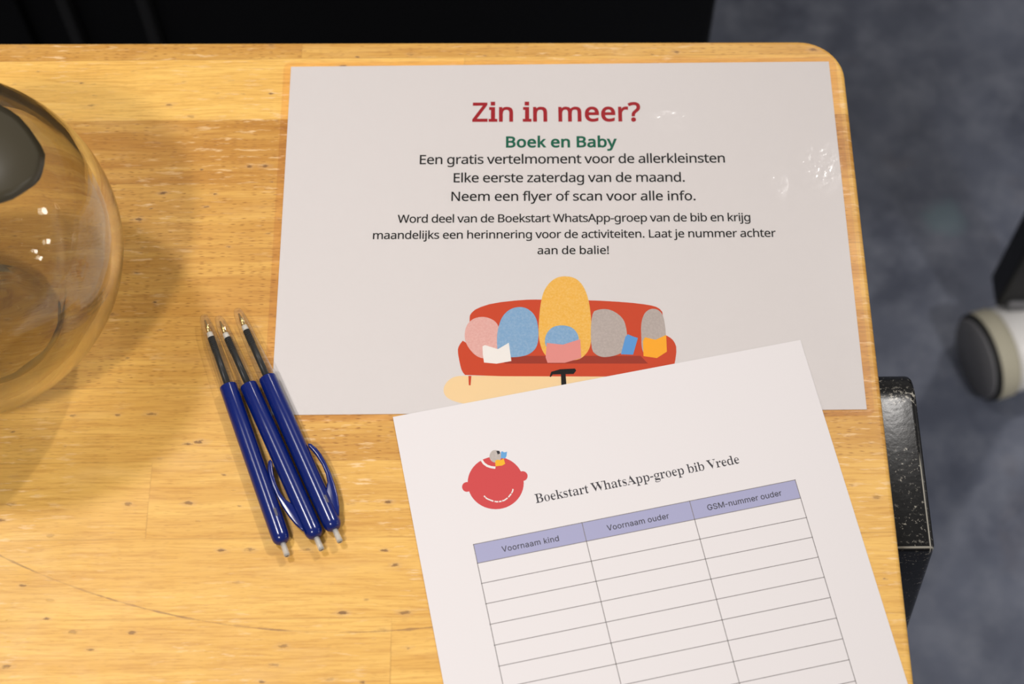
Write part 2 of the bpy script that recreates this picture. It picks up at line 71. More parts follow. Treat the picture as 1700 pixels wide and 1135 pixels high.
ILL = [
  ["rug","cream",[[86.14,-197.92],[86.39,-198.94],[86.79,-199.87],[87.34,-200.69],[88.03,-201.41],[88.88,-202.04],[89.88,-202.62],[91.05,-203.16],[92.37,-203.66],[93.86,-204.13],[96.0,-204.65],[98.79,-205.24],[102.23,-205.89],[106.31,-206.61],[113.45,-207.18],[123.66,-207.63],[136.91,-207.93],[153.23,-208.1],[165.95,-207.5],[175.09,-206.13],[180.65,-203.97],[182.63,-201.03],[184.04,-198.44],[184.88,-196.21],[185.14,-194.32],[184.83,-192.8],[179.09,-191.57],[167.9,-190.65],[151.26,-190.03],[129.17,-189.71],[112.3,-189.51],[100.64,-189.43],[94.21,-189.46],[92.99,-189.61],[91.87,-189.88],[90.84,-190.26],[89.91,-190.76],[89.07,-191.37],[88.32,-192.08],[87.64,-192.9],[87.04,-193.82],[86.53,-194.84],[86.21,-195.87],[86.08,-196.89]]],
  ["sofa_back","red",[[99.06,-156.47],[99.28,-155.1],[100.23,-153.61],[101.91,-152.0],[104.85,-150.47],[109.05,-149.0],[114.98,-147.84],[122.64,-146.97],[128.77,-146.54],[133.36,-146.55],[141.97,-146.71],[154.59,-147.02],[165.68,-147.53],[175.21,-148.24],[182.83,-149.01],[188.53,-149.85],[192.51,-150.64],[194.76,-151.4],[196.52,-152.64],[197.77,-154.37],[198.15,-162.49],[197.65,-176.83],[172.82,-183.66],[123.62,-183.14],[98.99,-176.51],[98.96,-163.65]]],
  ["sofa_frame","red",[[95.55,-169.72],[94.31,-171.48],[93.51,-173.09],[93.14,-174.56],[93.25,-177.08],[93.83,-180.63],[94.41,-183.56],[94.99,-185.85],[95.8,-187.64],[96.85,-188.93],[115.39,-189.83],[151.4,-190.34],[176.88,-190.67],[191.84,-190.83],[199.72,-190.31],[200.53,-189.12],[201.37,-187.39],[202.23,-185.12],[203.04,-181.8],[203.78,-177.42],[203.86,-174.17],[203.25,-172.06],[202.31,-170.37],[201.05,-169.09],[199.68,-168.12],[198.19,-167.47],[196.6,-169.14],[194.9,-173.13],[191.75,-176.14],[187.14,-178.18],[166.77,-179.01],[130.63,-178.63],[110.11,-178.41],[105.21,-178.35],[101.12,-175.97],[97.83,-171.22]]],
  ["sofa_seat","darkred",[[113.31,-178.44],[185.59,-179.21],[189.16,-183.59],[117.05,-182.82]]],
  ["sofa_leg","red",[[98.5,-189.43],[100.0,-189.44],[99.64,-194.71],[98.74,-194.7]]],
  ["yellow_cushion","yellow",[[134.35,-160.95],[134.59,-157.54],[134.88,-154.39],[135.21,-151.49],[135.59,-148.86],[136.01,-146.49],[136.51,-144.36],[137.1,-142.48],[137.77,-140.83],[138.52,-139.42],[139.33,-138.15],[140.2,-137.02],[141.12,-136.02],[142.1,-135.16],[143.12,-134.45],[144.19,-133.89],[145.31,-133.49],[146.47,-133.24],[147.67,-133.12],[148.93,-133.13],[150.22,-133.28],[151.56,-133.56],[152.81,-134.01],[153.95,-134.65],[154.98,-135.46],[155.92,-136.46],[156.78,-137.64],[157.57,-139.01],[158.29,-140.56],[158.93,-142.31],[159.49,-144.21],[159.97,-146.27],[160.37,-148.49],[160.68,-150.86],[160.92,-153.49],[161.09,-156.38],[161.18,-159.53],[161.19,-162.94],[161.14,-165.91],[161.01,-168.44],[160.8,-170.55],[160.53,-172.23],[160.13,-173.78],[159.59,-175.19],[158.94,-176.47],[158.15,-177.61],[157.32,-178.61],[156.45,-179.46],[155.54,-180.16],[154.59,-180.71],[153.12,-181.12],[151.14,-181.38],[148.64,-181.49],[145.64,-181.46],[143.15,-181.26],[141.18,-180.91],[139.73,-180.39],[138.8,-179.72],[137.96,-178.89],[137.21,-177.92],[136.54,-176.81],[135.96,-175.54],[135.45,-174.12],[135.02,-172.54],[134.67,-170.8],[134.4,-168.9],[134.25,-166.62],[134.24,-163.97]]],
  ["pink_cushion","pink",[[96.6,-165.64],[96.78,-163.94],[97.13,-162.41],[97.65,-161.03],[98.33,-159.81],[99.19,-158.76],[100.16,-157.88],[101.25,-157.19],[102.47,-156.68],[103.8,-156.35],[105.13,-156.22],[106.46,-156.29],[107.8,-156.55],[109.13,-157.02],[110.32,-157.61],[111.36,-158.32],[112.26,-159.16],[113.02,-160.13],[113.63,-161.44],[114.1,-163.09],[114.42,-165.09],[114.59,-167.42],[114.63,-169.63],[114.52,-171.74],[114.28,-173.74],[113.89,-175.62],[113.18,-177.14],[112.13,-178.3],[110.77,-179.1],[109.07,-179.54],[107.52,-179.76],[106.11,-179.74],[104.84,-179.5],[103.71,-179.03],[102.62,-178.36],[101.56,-177.49],[100.54,-176.42],[99.56,-175.15],[98.71,-173.88],[98.0,-172.62],[97.42,-171.35],[96.98,-170.08],[96.7,-168.7],[96.57,-167.22]]],
  ["blue_cushion","blue",[[113.02,-168.35],[113.1,-166.66],[113.29,-164.92],[113.6,-163.12],[114.01,-161.26],[114.53,-159.35],[115.19,-157.62],[115.98,-156.08],[116.9,-154.73],[117.96,-153.56],[119.08,-152.6],[120.28,-151.84],[121.55,-151.28],[122.89,-150.93],[124.18,-150.76],[125.42,-150.77],[126.62,-150.97],[127.76,-151.35],[128.85,-151.93],[129.89,-152.71],[130.88,-153.7],[131.81,-154.89],[132.58,-156.26],[133.19,-157.82],[133.63,-159.56],[133.9,-161.47],[134.07,-163.44],[134.14,-165.46],[134.1,-167.52],[133.95,-169.63],[133.65,-171.47],[133.19,-173.05],[132.58,-174.35],[131.81,-175.39],[130.95,-176.3],[129.99,-177.08],[128.95,-177.72],[127.81,-178.23],[126.49,-178.64],[124.98,-178.96],[123.28,-179.18],[121.4,-179.31],[119.67,-179.29],[118.09,-179.11],[116.66,-178.79],[115.38,-178.32],[114.39,-177.54],[113.68,-176.47],[113.25,-175.09],[113.11,-173.41],[113.02,-171.72],[112.99,-170.04]]],
  ["small_blue_cushion","blue",[[137.39,-169.56],[137.54,-168.51],[137.81,-167.48],[138.21,-166.48],[138.72,-165.51],[139.37,-164.56],[140.04,-163.76],[140.75,-163.09],[141.48,-162.58],[142.25,-162.2],[143.08,-161.91],[143.99,-161.71],[144.97,-161.59],[146.01,-161.56],[147.03,-161.61],[148.03,-161.74],[148.99,-161.95],[149.94,-162.23],[150.8,-162.65],[151.6,-163.19],[152.32,-163.85],[152.96,-164.64],[153.5,-165.48],[153.93,-166.35],[154.26,-167.26],[154.48,-168.22],[154.6,-169.25],[154.62,-170.35],[154.54,-171.54],[154.36,-172.8],[153.7,-173.84],[152.56,-174.67],[150.95,-175.28],[148.87,-175.68],[146.84,-175.87],[144.86,-175.85],[142.93,-175.62],[141.05,-175.18],[139.58,-174.64],[138.5,-174.0],[137.83,-173.25],[137.56,-172.41],[137.4,-171.51],[137.34,-170.56]]],
  ["grey_cushion","grey",[[162.82,-153.65],[163.82,-153.15],[164.91,-152.77],[166.08,-152.53],[167.34,-152.41],[168.67,-152.43],[169.95,-152.61],[171.18,-152.97],[172.36,-153.5],[173.48,-154.19],[174.5,-154.94],[175.42,-155.75],[176.25,-156.6],[176.98,-157.51],[177.59,-158.56],[178.1,-159.76],[178.5,-161.11],[178.78,-162.6],[179.0,-164.14],[179.15,-165.73],[179.23,-167.37],[179.24,-169.06],[179.18,-170.59],[179.05,-171.96],[178.85,-173.17],[178.59,-174.21],[178.14,-175.18],[177.53,-176.05],[176.73,-176.84],[175.77,-177.54],[174.61,-178.15],[173.28,-178.68],[171.76,-179.13],[170.05,-179.49],[168.51,-179.68],[167.15,-179.71],[165.95,-179.57],[164.93,-179.26],[163.98,-178.81],[163.1,-178.2],[162.3,-177.45],[161.57,-176.54],[161.08,-174.57],[160.82,-171.54],[160.79,-167.44],[161.0,-162.25],[161.4,-158.21],[162.01,-155.34]]],
  ["narrow_grey_cushion","grey",[[186.44,-165.76],[186.45,-164.06],[186.57,-162.42],[186.78,-160.82],[187.08,-159.28],[187.49,-157.79],[187.99,-156.48],[188.59,-155.35],[189.29,-154.41],[190.08,-153.65],[190.92,-153.08],[191.79,-152.7],[192.71,-152.52],[193.66,-152.53],[194.56,-152.73],[195.4,-153.12],[196.18,-153.71],[196.91,-154.49],[197.52,-155.56],[198.0,-156.91],[198.37,-158.55],[198.62,-160.47],[198.8,-162.44],[198.92,-164.46],[198.96,-166.53],[198.93,-168.64],[198.79,-170.59],[198.54,-172.38],[198.16,-174.0],[197.68,-175.47],[197.03,-176.73],[196.2,-177.79],[195.21,-178.65],[194.05,-179.3],[192.9,-179.73],[191.77,-179.93],[190.64,-179.89],[189.52,-179.63],[188.58,-179.17],[187.82,-178.52],[187.23,-177.66],[186.83,-176.61],[186.53,-175.4],[186.35,-174.04],[186.29,-172.51],[186.34,-170.83],[186.38,-169.14],[186.42,-167.45]]],
  ["white_book","white",[[105.63,-172.91],[106.92,-172.33],[113.48,-174.67],[119.02,-171.11],[119.86,-178.51],[120.22,-181.44],[112.69,-182.86],[106.38,-182.12],[105.78,-177.52]]],
  ["pink_book","pink2",[[138.29,-171.41],[146.43,-172.5],[155.35,-169.48],[155.6,-180.15],[147.11,-182.72],[138.47,-182.63],[137.55,-179.54]]],
  ["blue_book","blue2",[[178.32,-168.38],[179.66,-166.95],[182.26,-168.25],[184.65,-169.12],[181.85,-178.5],[175.68,-178.27]]],
  ["yellow_book","yellow2",[[187.07,-170.83],[188.29,-168.74],[193.52,-170.23],[199.1,-167.59],[199.02,-177.01],[193.81,-180.55],[187.09,-179.4]]],
  ["side_table_top","black",[[139.38,-190.36],[140.26,-187.63],[144.78,-186.27],[152.29,-185.94],[152.79,-187.19],[151.47,-189.0],[140.98,-189.13],[139.98,-190.53]]],
  ["side_table_stem","black",[[145.1,-188.93],[147.43,-188.79],[147.73,-195.22],[145.19,-195.36]]],
]
LOGO = [
  ["badge_disc","logored",[[56.6,-47.63],[56.12,-49.37],[55.42,-51.02],[54.51,-52.56],[53.41,-53.97],[52.14,-55.22],[50.71,-56.3],[49.16,-57.17],[47.51,-57.84],[45.79,-58.29],[44.03,-58.5],[42.25,-58.49],[40.48,-58.24],[38.77,-57.77],[37.12,-57.07],[35.58,-56.17],[34.17,-55.08],[32.91,-53.81],[31.82,-52.38],[30.92,-50.83],[30.23,-49.17],[29.77,-47.43],[29.52,-45.65],[29.52,-43.85],[29.74,-42.07],[30.2,-40.33],[30.88,-38.66],[31.77,-37.1],[32.86,-35.66],[34.13,-34.38],[35.55,-33.29],[37.11,-32.38],[38.78,-31.7],[40.52,-31.23],[42.31,-31.0],[44.11,-31.02],[45.9,-31.26],[47.65,-31.75],[49.31,-32.46],[50.87,-33.38],[52.29,-34.5],[53.56,-35.79],[54.64,-37.24],[55.53,-38.82],[56.21,-40.5],[56.65,-42.25],[56.87,-44.05],[56.85,-45.85]]],
  ["badge_knob","logored",[[31.37,-44.55],[31.1,-45.3],[30.63,-45.93],[30.01,-46.38],[29.29,-46.6],[28.54,-46.57],[27.84,-46.3],[27.26,-45.81],[26.85,-45.14],[26.65,-44.37],[26.68,-43.57],[26.95,-42.82],[27.41,-42.19],[28.04,-41.74],[28.76,-41.52],[29.51,-41.54],[30.21,-41.82],[30.8,-42.31],[31.21,-42.97],[31.4,-43.74]]],
  ["badge_knob","logored",[[59.18,-44.51],[58.91,-45.27],[58.43,-45.9],[57.79,-46.35],[57.06,-46.57],[56.31,-46.54],[55.61,-46.27],[55.03,-45.78],[54.63,-45.11],[54.44,-44.34],[54.49,-43.54],[54.76,-42.78],[55.24,-42.15],[55.88,-41.7],[56.61,-41.47],[57.36,-41.5],[58.06,-41.78],[58.64,-42.27],[59.04,-42.94],[59.23,-43.71]]],
  ["badge_band","white",[[38.27,-31.96],[39.1,-34.06],[40.59,-35.76],[42.36,-36.82],[44.41,-37.57],[44.79,-36.46],[42.82,-35.74],[41.27,-34.83],[40.03,-33.4],[39.28,-31.48]]],
  ["badge_blob","grey",[[48.65,-31.67],[48.31,-32.66],[47.72,-33.49],[46.94,-34.08],[46.05,-34.38],[45.13,-34.36],[44.28,-34.02],[43.58,-33.39],[43.09,-32.53],[42.87,-31.53],[42.93,-30.49],[43.27,-29.5],[43.86,-28.67],[44.64,-28.07],[45.53,-27.76],[46.45,-27.79],[47.31,-28.13],[48.01,-28.77],[48.5,-29.63],[48.72,-30.63]]],
  ["badge_patch","blue2",[[48.87,-29.5],[49.63,-29.05],[50.39,-29.94],[51.9,-29.85],[51.2,-32.0],[50.28,-33.22],[48.24,-32.6]]],
  ["badge_patch","dark",[[46.77,-28.46],[48.24,-28.56],[48.5,-30.03],[47.13,-30.35]]],
  ["badge_patch","yellow2",[[45.22,-33.38],[46.59,-33.06],[47.96,-33.62],[49.56,-33.07],[49.73,-35.92],[48.11,-36.58],[44.82,-36.3]]],
  ["smile_lettering","white",[[36.02,-50.48],[36.11,-50.64],[36.2,-50.8],[36.3,-50.97],[36.39,-51.13],[36.48,-51.29],[37.01,-50.95],[36.92,-50.79],[36.83,-50.63],[36.74,-50.46],[36.64,-50.3],[36.55,-50.14]]],
  ["smile_lettering","white",[[36.59,-51.5],[37.15,-52.22],[37.87,-52.79],[38.59,-53.31],[39.33,-53.79],[40.07,-54.25],[40.39,-53.68],[39.65,-53.23],[38.93,-52.76],[38.24,-52.25],[37.58,-51.74],[37.07,-51.08]]],
  ["smile_lettering","white",[[40.62,-54.47],[40.96,-54.6],[41.29,-54.73],[41.65,-54.87],[42.03,-54.96],[42.41,-55.0],[42.48,-54.35],[42.14,-54.31],[41.83,-54.24],[41.52,-54.12],[41.18,-53.99],[40.84,-53.86]]],
  ["smile_lettering","white",[[42.76,-55.04],[43.01,-55.06],[43.27,-55.09],[43.55,-55.11],[43.82,-55.08],[44.08,-55.06],[44.03,-54.41],[43.78,-54.43],[43.55,-54.46],[43.33,-54.44],[43.09,-54.42],[42.84,-54.39]]],
  ["smile_lettering","white",[[44.43,-55.03],[45.05,-54.97],[45.71,-54.87],[46.31,-54.57],[46.87,-54.29],[47.43,-54.01],[47.18,-53.42],[46.62,-53.7],[46.06,-53.98],[45.55,-54.24],[45.0,-54.32],[44.39,-54.37]]],
  ["smile_lettering","white",[[47.96,-53.67],[48.3,-53.38],[48.63,-53.08],[48.97,-52.78],[49.31,-52.48],[49.64,-52.18],[49.25,-51.68],[48.92,-51.98],[48.58,-52.28],[48.25,-52.58],[47.91,-52.88],[47.57,-53.17]]],
  ["smile_lettering","white",[[49.92,-51.85],[50.21,-51.5],[50.52,-51.13],[50.76,-50.69],[50.94,-50.23],[51.1,-49.8],[50.52,-49.57],[50.36,-50.0],[50.21,-50.41],[50.02,-50.75],[49.75,-51.08],[49.46,-51.43]]],
]
FT = [
  ["Zin in meer?","head",[100.17,-37.06],[191.6,-37.84],12.13,"crimson",15],
  ["Boek en Baby","bold",[118.36,-53.87],[178.17,-54.36],6.92,"green",20],
  ["Een gratis vertelmoment voor de allerkleinsten","sans",[72.08,-64.05],[235.59,-64.85],5.78,"black",3],
  ["Elke eerste zaterdag van de maand.","sans",[90.32,-75.64],[213.46,-76.58],5.72,"black",3],
  ["Neem een flyer of scan voor alle info.","sans",[89.19,-87.11],[218.58,-88.16],5.65,"black",3],
  ["Word deel van de Boekstart WhatsApp-groep van de bib en krijg","sans",[60.97,-100.16],[246.69,-101.18],4.84,"black",3],
  ["maandelijks een herinnering voor de activiteiten. Laat je nummer achter","sans",[48.24,-109.89],[259.38,-110.86],4.79,"black",3],
  ["aan de balie!","sans",[134.3,-119.87],[171.59,-120.13],4.75,"black",3],
]
ST = [
  ["Boekstart WhatsApp-groep bib Vrede","serif",[60.27,-59.17],[162.63,-58.97],4.67,"ink",0],
  ["Voornaam kind","inter",[39.32,-80.25],[67.23,-80.25],2.85,"ink",5],
  ["Voornaam ouder","inter",[91.12,-80.01],[121.82,-79.84],2.86,"ink",5],
  ["GSM-nummer ouder","inter",[141.06,-79.71],[178.25,-79.47],2.89,"ink",5],
]
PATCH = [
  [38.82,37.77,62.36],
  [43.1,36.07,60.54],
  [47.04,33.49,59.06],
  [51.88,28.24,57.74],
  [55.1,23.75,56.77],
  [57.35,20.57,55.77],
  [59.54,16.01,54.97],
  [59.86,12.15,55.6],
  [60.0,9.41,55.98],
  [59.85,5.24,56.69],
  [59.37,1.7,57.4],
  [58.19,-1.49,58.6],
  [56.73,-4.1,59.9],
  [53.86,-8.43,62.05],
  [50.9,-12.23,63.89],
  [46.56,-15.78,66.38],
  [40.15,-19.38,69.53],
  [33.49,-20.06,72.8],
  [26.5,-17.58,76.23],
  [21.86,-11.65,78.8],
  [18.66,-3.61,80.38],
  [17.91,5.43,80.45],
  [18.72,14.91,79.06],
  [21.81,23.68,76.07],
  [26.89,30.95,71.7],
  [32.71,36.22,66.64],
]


# ---------------------------------------------------------------- node helpers
class Nodes:
    def __init__(self, name):
        self.m = bpy.data.materials.new(name)
        self.m.use_nodes = True
        self.t = self.m.node_tree
        self.t.nodes.clear()
        self.out = self.t.nodes.new('ShaderNodeOutputMaterial')
    def put(self, sock, v):
        if isinstance(v, bpy.types.NodeSocket):
            self.t.links.new(v, sock)
        elif isinstance(v, (tuple, list)) and len(v) == 3 and sock.type == 'RGBA':
            sock.default_value = (*v, 1)
        else:
            sock.default_value = v
    def new(self, kind, ins=None, **props):
        n = self.t.nodes.new('ShaderNode' + kind)
        for k, v in props.items():
            setattr(n, k, v)
        for k, v in (ins or {}).items():
            self.put(n.inputs[k], v)
        return n
    def math(self, op, a, b=0.0, c=0.0, clamp=False):
        n = self.new('Math', operation=op, use_clamp=clamp)
        for i, v in enumerate((a, b, c)):
            self.put(n.inputs[i], v)
        return n.outputs[0]
    def mix(self, f, a, b, blend='MIX'):
        n = self.new('Mix', data_type='RGBA', blend_type=blend)
        self.put(n.inputs['Factor'], f)
        self.put(n.inputs[6], a)
        self.put(n.inputs[7], b)
        return n.outputs[2]
    def step(self, v, lo, hi, a=0.0, b=1.0):
        n = self.new('MapRange', {'Value': v, 'From Min': lo, 'From Max': hi, 'To Min': a, 'To Max': b})
        return n.outputs[0]
    def xyz(self, x, y, z=0.0):
        n = self.new('CombineXYZ')
        for i, v in enumerate((x, y, z)):
            self.put(n.inputs[i], v)
        return n.outputs[0]
    def noise(self, vec, scale, detail=3.0, rough=0.55):
        return self.new('TexNoise', {'Vector': vec, 'Scale': scale, 'Detail': detail, 'Roughness': rough}).outputs['Fac']
    def done(self, shader):
        self.t.links.new(shader, self.out.inputs['Surface'])
        return self.m
    def principled(self, **kw):
        n = self.new('BsdfPrincipled')
        for k, v in kw.items():
            self.put(n.inputs[k.replace('_', ' ')], v)
        return n

def plain(name, col, rough=0.5, spec=0.5, coat=0.0, metal=0.0):
    k = Nodes(name)
    return k.done(k.principled(Base_Color=col, Roughness=rough, Specular_IOR_Level=spec, Coat_Weight=coat, Coat_Roughness=0.06, Metallic=metal).outputs[0])

def wood_material():
    k = Nodes('varnished_beech')
    co = k.new('TexCoord').outputs['Object']
    s = k.new('SeparateXYZ', {0: co})
    x, y, z = s.outputs
    # staves, 40 mm wide, about 0.3 m long
    rowf = k.math('DIVIDE', k.math('ADD', y, 0.0345), 0.04)
    row = k.math('FLOOR', rowf)
    rr = k.new('TexWhiteNoise', {'W': k.math('MULTIPLY', row, 3.17)}, noise_dimensions='1D').outputs['Value']
    u = k.math('DIVIDE', k.math('ADD', x, k.math('MULTIPLY', rr, 0.9)), 0.31)
    colf = k.math('FLOOR', u)
    cell = k.xyz(row, colf)
    rnd = k.new('TexWhiteNoise', {'Vector': cell}, noise_dimensions='2D')
    rv, rc = rnd.outputs['Value'], rnd.outputs['Color']
    rs = k.new('SeparateColor', {0: rc})
    off = k.math('MULTIPLY', rv, 7.0)
    ramp = k.new('ValToRGB', {'Fac': k.math('DIVIDE', k.math('ADD', row, 12.5), 16.0)})
    ramp.color_ramp.interpolation = 'CONSTANT'
    tones = (0.4, 0.3, 0.2, 0.45, 0.3, 0.12, 0.25, 0.55, 0.5, 0.55, 0.75, 1.0, 0.10, 0.45, 0.3, 0.3)
    els = ramp.color_ramp.elements
    for i, tn in enumerate(tones):
        e = els[i] if i < 2 else els.new(i / 16.0)
        e.position = i / 16.0
        e.color = (tn, tn, tn, 1)
    rv = k.math('ADD', k.math('MULTIPLY', k.new('SeparateColor', {0: ramp.outputs[0]}).outputs[0], 0.7), k.math('MULTIPLY', rv, 0.38))
    gx = k.math('ADD', x, off)
    # slight waviness of the grain
    wob = k.math('MULTIPLY', k.math('SUBTRACT', k.noise(k.xyz(k.math('MULTIPLY', gx, 0.6), y, off), 16.0, 3.0), 0.5), 0.010)
    gy = k.math('ADD', y, wob)
    broad = k.noise(k.xyz(k.math('MULTIPLY', gx, 9.0), k.math('MULTIPLY', gy, 120.0), off), 1.0, 4.0)
    fine = k.noise(k.xyz(k.math('MULTIPLY', gx, 55.0), k.math('MULTIPLY', k.math('ADD', y, k.math('MULTIPLY', wob, 0.4)), 900.0), off), 1.0, 3.0)
    base = k.mix(rv, (0.89, 0.545, 0.138), (0.49, 0.222, 0.036))
    base = k.mix(k.step(broad, 0.40, 0.70, 0.0, 0.62), base, k.mix(1.0, base, (0.86, 0.77, 0.62), 'MULTIPLY'))
    base = k.mix(k.step(broad, 0.52, 0.30, 0.0, 0.35), base, (0.91, 0.57, 0.15))
    base = k.mix(k.step(fine, 0.44, 0.72, 0.0, 0.55), base, k.mix(1.0, base, (0.66, 0.52, 0.40), 'MULTIPLY'))
    # thin glue lines between staves
    fr = k.math('FRACT', rowf)
    ed = k.math('MINIMUM', fr, k.math('SUBTRACT', 1.0, fr))
    uf = k.math('FRACT', u)
    ue = k.math('MULTIPLY', k.math('MINIMUM', uf, k.math('SUBTRACT', 1.0, uf)), 7.75)
    seam = k.math('MULTIPLY', k.step(k.math('MINIMUM', ed, ue), 0.004, 0.014, 0.32, 0.0), k.step(k.noise(co, 25.0, 2.0), 0.35, 0.6, 0.25, 1.0))
    base = k.mix(seam, base, (0.30, 0.13, 0.03))
    # short dark rays of the beech
    v = k.new('TexVoronoi', {'Vector': k.xyz(k.math('MULTIPLY', gx, 185.0), k.math('MULTIPLY', gy, 820.0), 0.0), 'Scale': 1.0, 'Randomness': 1.0}, voronoi_dimensions='2D')
    vsel = k.new('SeparateColor', {0: v.outputs['Color']})
    dash = k.math('MULTIPLY', k.step(v.outputs['Distance'], 0.08, 0.33, 1.0, 0.0), k.step(vsel.outputs[0], 0.35, 0.95, 0.0, 1.2))
    dash = k.math('MULTIPLY', dash, k.step(rv, 0.40, 0.66, 0.16, 0.85))
    base = k.mix(dash, base, (0.36, 0.155, 0.028))
    # dents and dark pores
    v2 = k.new('TexVoronoi', {'Vector': k.xyz(k.math('MULTIPLY', x, 55.0), k.math('MULTIPLY', y, 125.0), 0.0), 'Scale': 1.0, 'Randomness': 1.0}, voronoi_dimensions='2D')
    v2s = k.new('SeparateColor', {0: v2.outputs['Color']})
    vz = v2s.outputs[2]
    jag = k.noise(k.xyz(k.math('MULTIPLY', x, 260.0), k.math('MULTIPLY', y, 620.0), 5.0), 1.0, 3.0)
    dd = k.math('ADD', v2.outputs['Distance'], k.math('MULTIPLY', k.math('SUBTRACT', jag, 0.5), 0.42))
    rad = k.step(v2s.outputs[1], 0.70, 1.0, 0.0, 0.10)
    dent = k.step(k.math('SUBTRACT', dd, rad), -0.04, 0.04, 0.8, 0.0)
    halo = k.step(k.math('SUBTRACT', dd, k.math('MULTIPLY', rad, 2.6)), -0.08, 0.06, 0.30, 0.0)
    keep = k.math('MULTIPLY', k.step(v2s.outputs[1], 0.70, 0.76), k.step(vz, 0.25, 0.8, 0.25, 1.0))
    base = k.mix(k.math('MULTIPLY', halo, keep), base, (0.55, 0.33, 0.16))
    base = k.mix(k.math('MULTIPLY', dent, keep), base, (0.155, 0.070, 0.022))
    # pale wear: scuffs along the grain where the varnish is rubbed
    zone = k.step(k.noise(co, 9.0, 3.0), 0.40, 0.60)
    sc = k.noise(k.xyz(k.math('MULTIPLY', x, 75.0), k.math('MULTIPLY', y, 420.0), 3.0), 1.0, 3.0, 0.6)
    scuff = k.math('MULTIPLY', k.step(sc, 0.57, 0.68, 0.0, 0.75), zone)
    base = k.mix(scuff, base, (0.86, 0.60, 0.32))
    fog = k.step(k.noise(k.xyz(k.math('MULTIPLY', x, 14.0), k.math('MULTIPLY', y, 40.0), 9.0), 1.0, 4.0), 0.58, 0.75, 0.0, 0.35)
    base = k.mix(fog, base, (0.78, 0.49, 0.19))
    # one long curved scratch
    for cx, cy, r, w in ((0.042, 0.055, 0.3765, 0.00045),):
        d = k.math('SQRT', k.math('ADD', k.math('POWER', k.math('SUBTRACT', x, cx), 2.0), k.math('POWER', k.math('SUBTRACT', y, cy), 2.0)))
        d = k.math('ADD', k.math('ABSOLUTE', k.math('SUBTRACT', d, r)), k.math('MULTIPLY', k.math('SUBTRACT', k.noise(co, 160.0, 3.0), 0.42), 0.0016))
        m = k.math('MULTIPLY', k.step(d, w * 0.4, w * 1.6, 0.62, 0.0), k.math('MULTIPLY', k.step(y, -0.262, -0.275), k.step(k.noise(co, 30.0, 2.0), 0.35, 0.55, 0.25, 1.0)))
        base = k.mix(m, base, (0.20, 0.10, 0.05))
    bump = k.new('Bump', {'Strength': 0.25, 'Distance': 0.0004, 'Height': k.math('SUBTRACT', k.math('MULTIPLY', fine, 0.5), k.math('ADD', dent, k.math('MULTIPLY', scuff, 0.4)))})
    rough = k.math('ADD', 0.33, k.math('MULTIPLY', k.noise(co, 60.0, 3.0), 0.2))
    p = k.principled(Base_Color=base, Roughness=rough, Specular_IOR_Level=0.36, Normal=bump.outputs[0])
    return k.done(p.outputs[0])

def floor_material():
    k = Nodes('marbled_linoleum')
    co = k.new('TexCoord').outputs['Object']
    a = k.noise(co, 5.5, 5.0, 0.6)
    b = k.noise(co, 21.0, 5.0, 0.65)
    c = k.noise(k.xyz(*k.new('SeparateXYZ', {0: co}).outputs[:2], 4.0), 9.0, 3.0)
    base = k.mix(k.step(a, 0.33, 0.67), (0.030, 0.036, 0.057), (0.078, 0.088, 0.122))
    base = k.mix(k.step(b, 0.42, 0.70, 0.0, 0.6), base, (0.135, 0.146, 0.182))
    base = k.mix(k.step(c, 0.62, 0.75, 0.0, 0.35), base, (0.085, 0.066, 0.064))
    v = k.new('TexVoronoi', {'Vector': co, 'Scale': 3.4, 'Randomness': 1.0})
    spot = k.step(k.math('ADD', v.outputs['Distance'], k.math('MULTIPLY', b, 0.15)), 0.12, 0.17, 0.45, 0.0)
    base = k.mix(spot, base, (0.11, 0.17, 0.19))
    return k.done(k.principled(Base_Color=base, Roughness=0.62, Specular_IOR_Level=0.3).outputs[0])

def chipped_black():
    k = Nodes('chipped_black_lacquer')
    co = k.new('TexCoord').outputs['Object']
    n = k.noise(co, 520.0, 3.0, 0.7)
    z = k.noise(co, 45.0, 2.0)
    chip_glint = k.math('MULTIPLY', k.step(n, 0.60, 0.68), k.step(z, 0.40, 0.60))
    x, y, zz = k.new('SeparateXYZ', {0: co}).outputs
    rub_glint = k.math('MULTIPLY', k.step(k.math('ABSOLUTE', k.math('ADD', y, 0.1905)), 0.003, 0.0065, 1.0, 0.0), k.step(n, 0.53, 0.60))  # rubbed band, also paints the highlight on the rounded far end
    lip_glint = k.step(k.math('ABSOLUTE', k.math('ADD', y, 0.2728)), 0.00025, 0.0006, 1.0, 0.0)  # pale lines on worn front and right edges also paint their highlights
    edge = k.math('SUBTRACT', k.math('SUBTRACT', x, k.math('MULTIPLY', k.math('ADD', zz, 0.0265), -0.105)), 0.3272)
    lip_glint2 = k.math('MULTIPLY', k.step(k.math('ABSOLUTE', edge), 0.00015, 0.0005, 1.0, 0.0), k.step(y, -0.222, -0.230))
    chip_glint = k.math('MAXIMUM', k.math('MAXIMUM', chip_glint, k.math('MULTIPLY', rub_glint, 0.9)), k.math('MULTIPLY', k.math('MAXIMUM', lip_glint, lip_glint2), k.math('MULTIPLY', k.step(zz, -0.034, -0.031), 0.9)))
    base = k.mix(chip_glint, (0.005, 0.005, 0.0055), (0.40, 0.38, 0.33))
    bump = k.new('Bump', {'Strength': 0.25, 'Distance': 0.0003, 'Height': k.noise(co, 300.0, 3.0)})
    return k.done(k.principled(Base_Color=base, Roughness=0.27, Specular_IOR_Level=0.35, Normal=bump.outputs[0]).outputs[0])

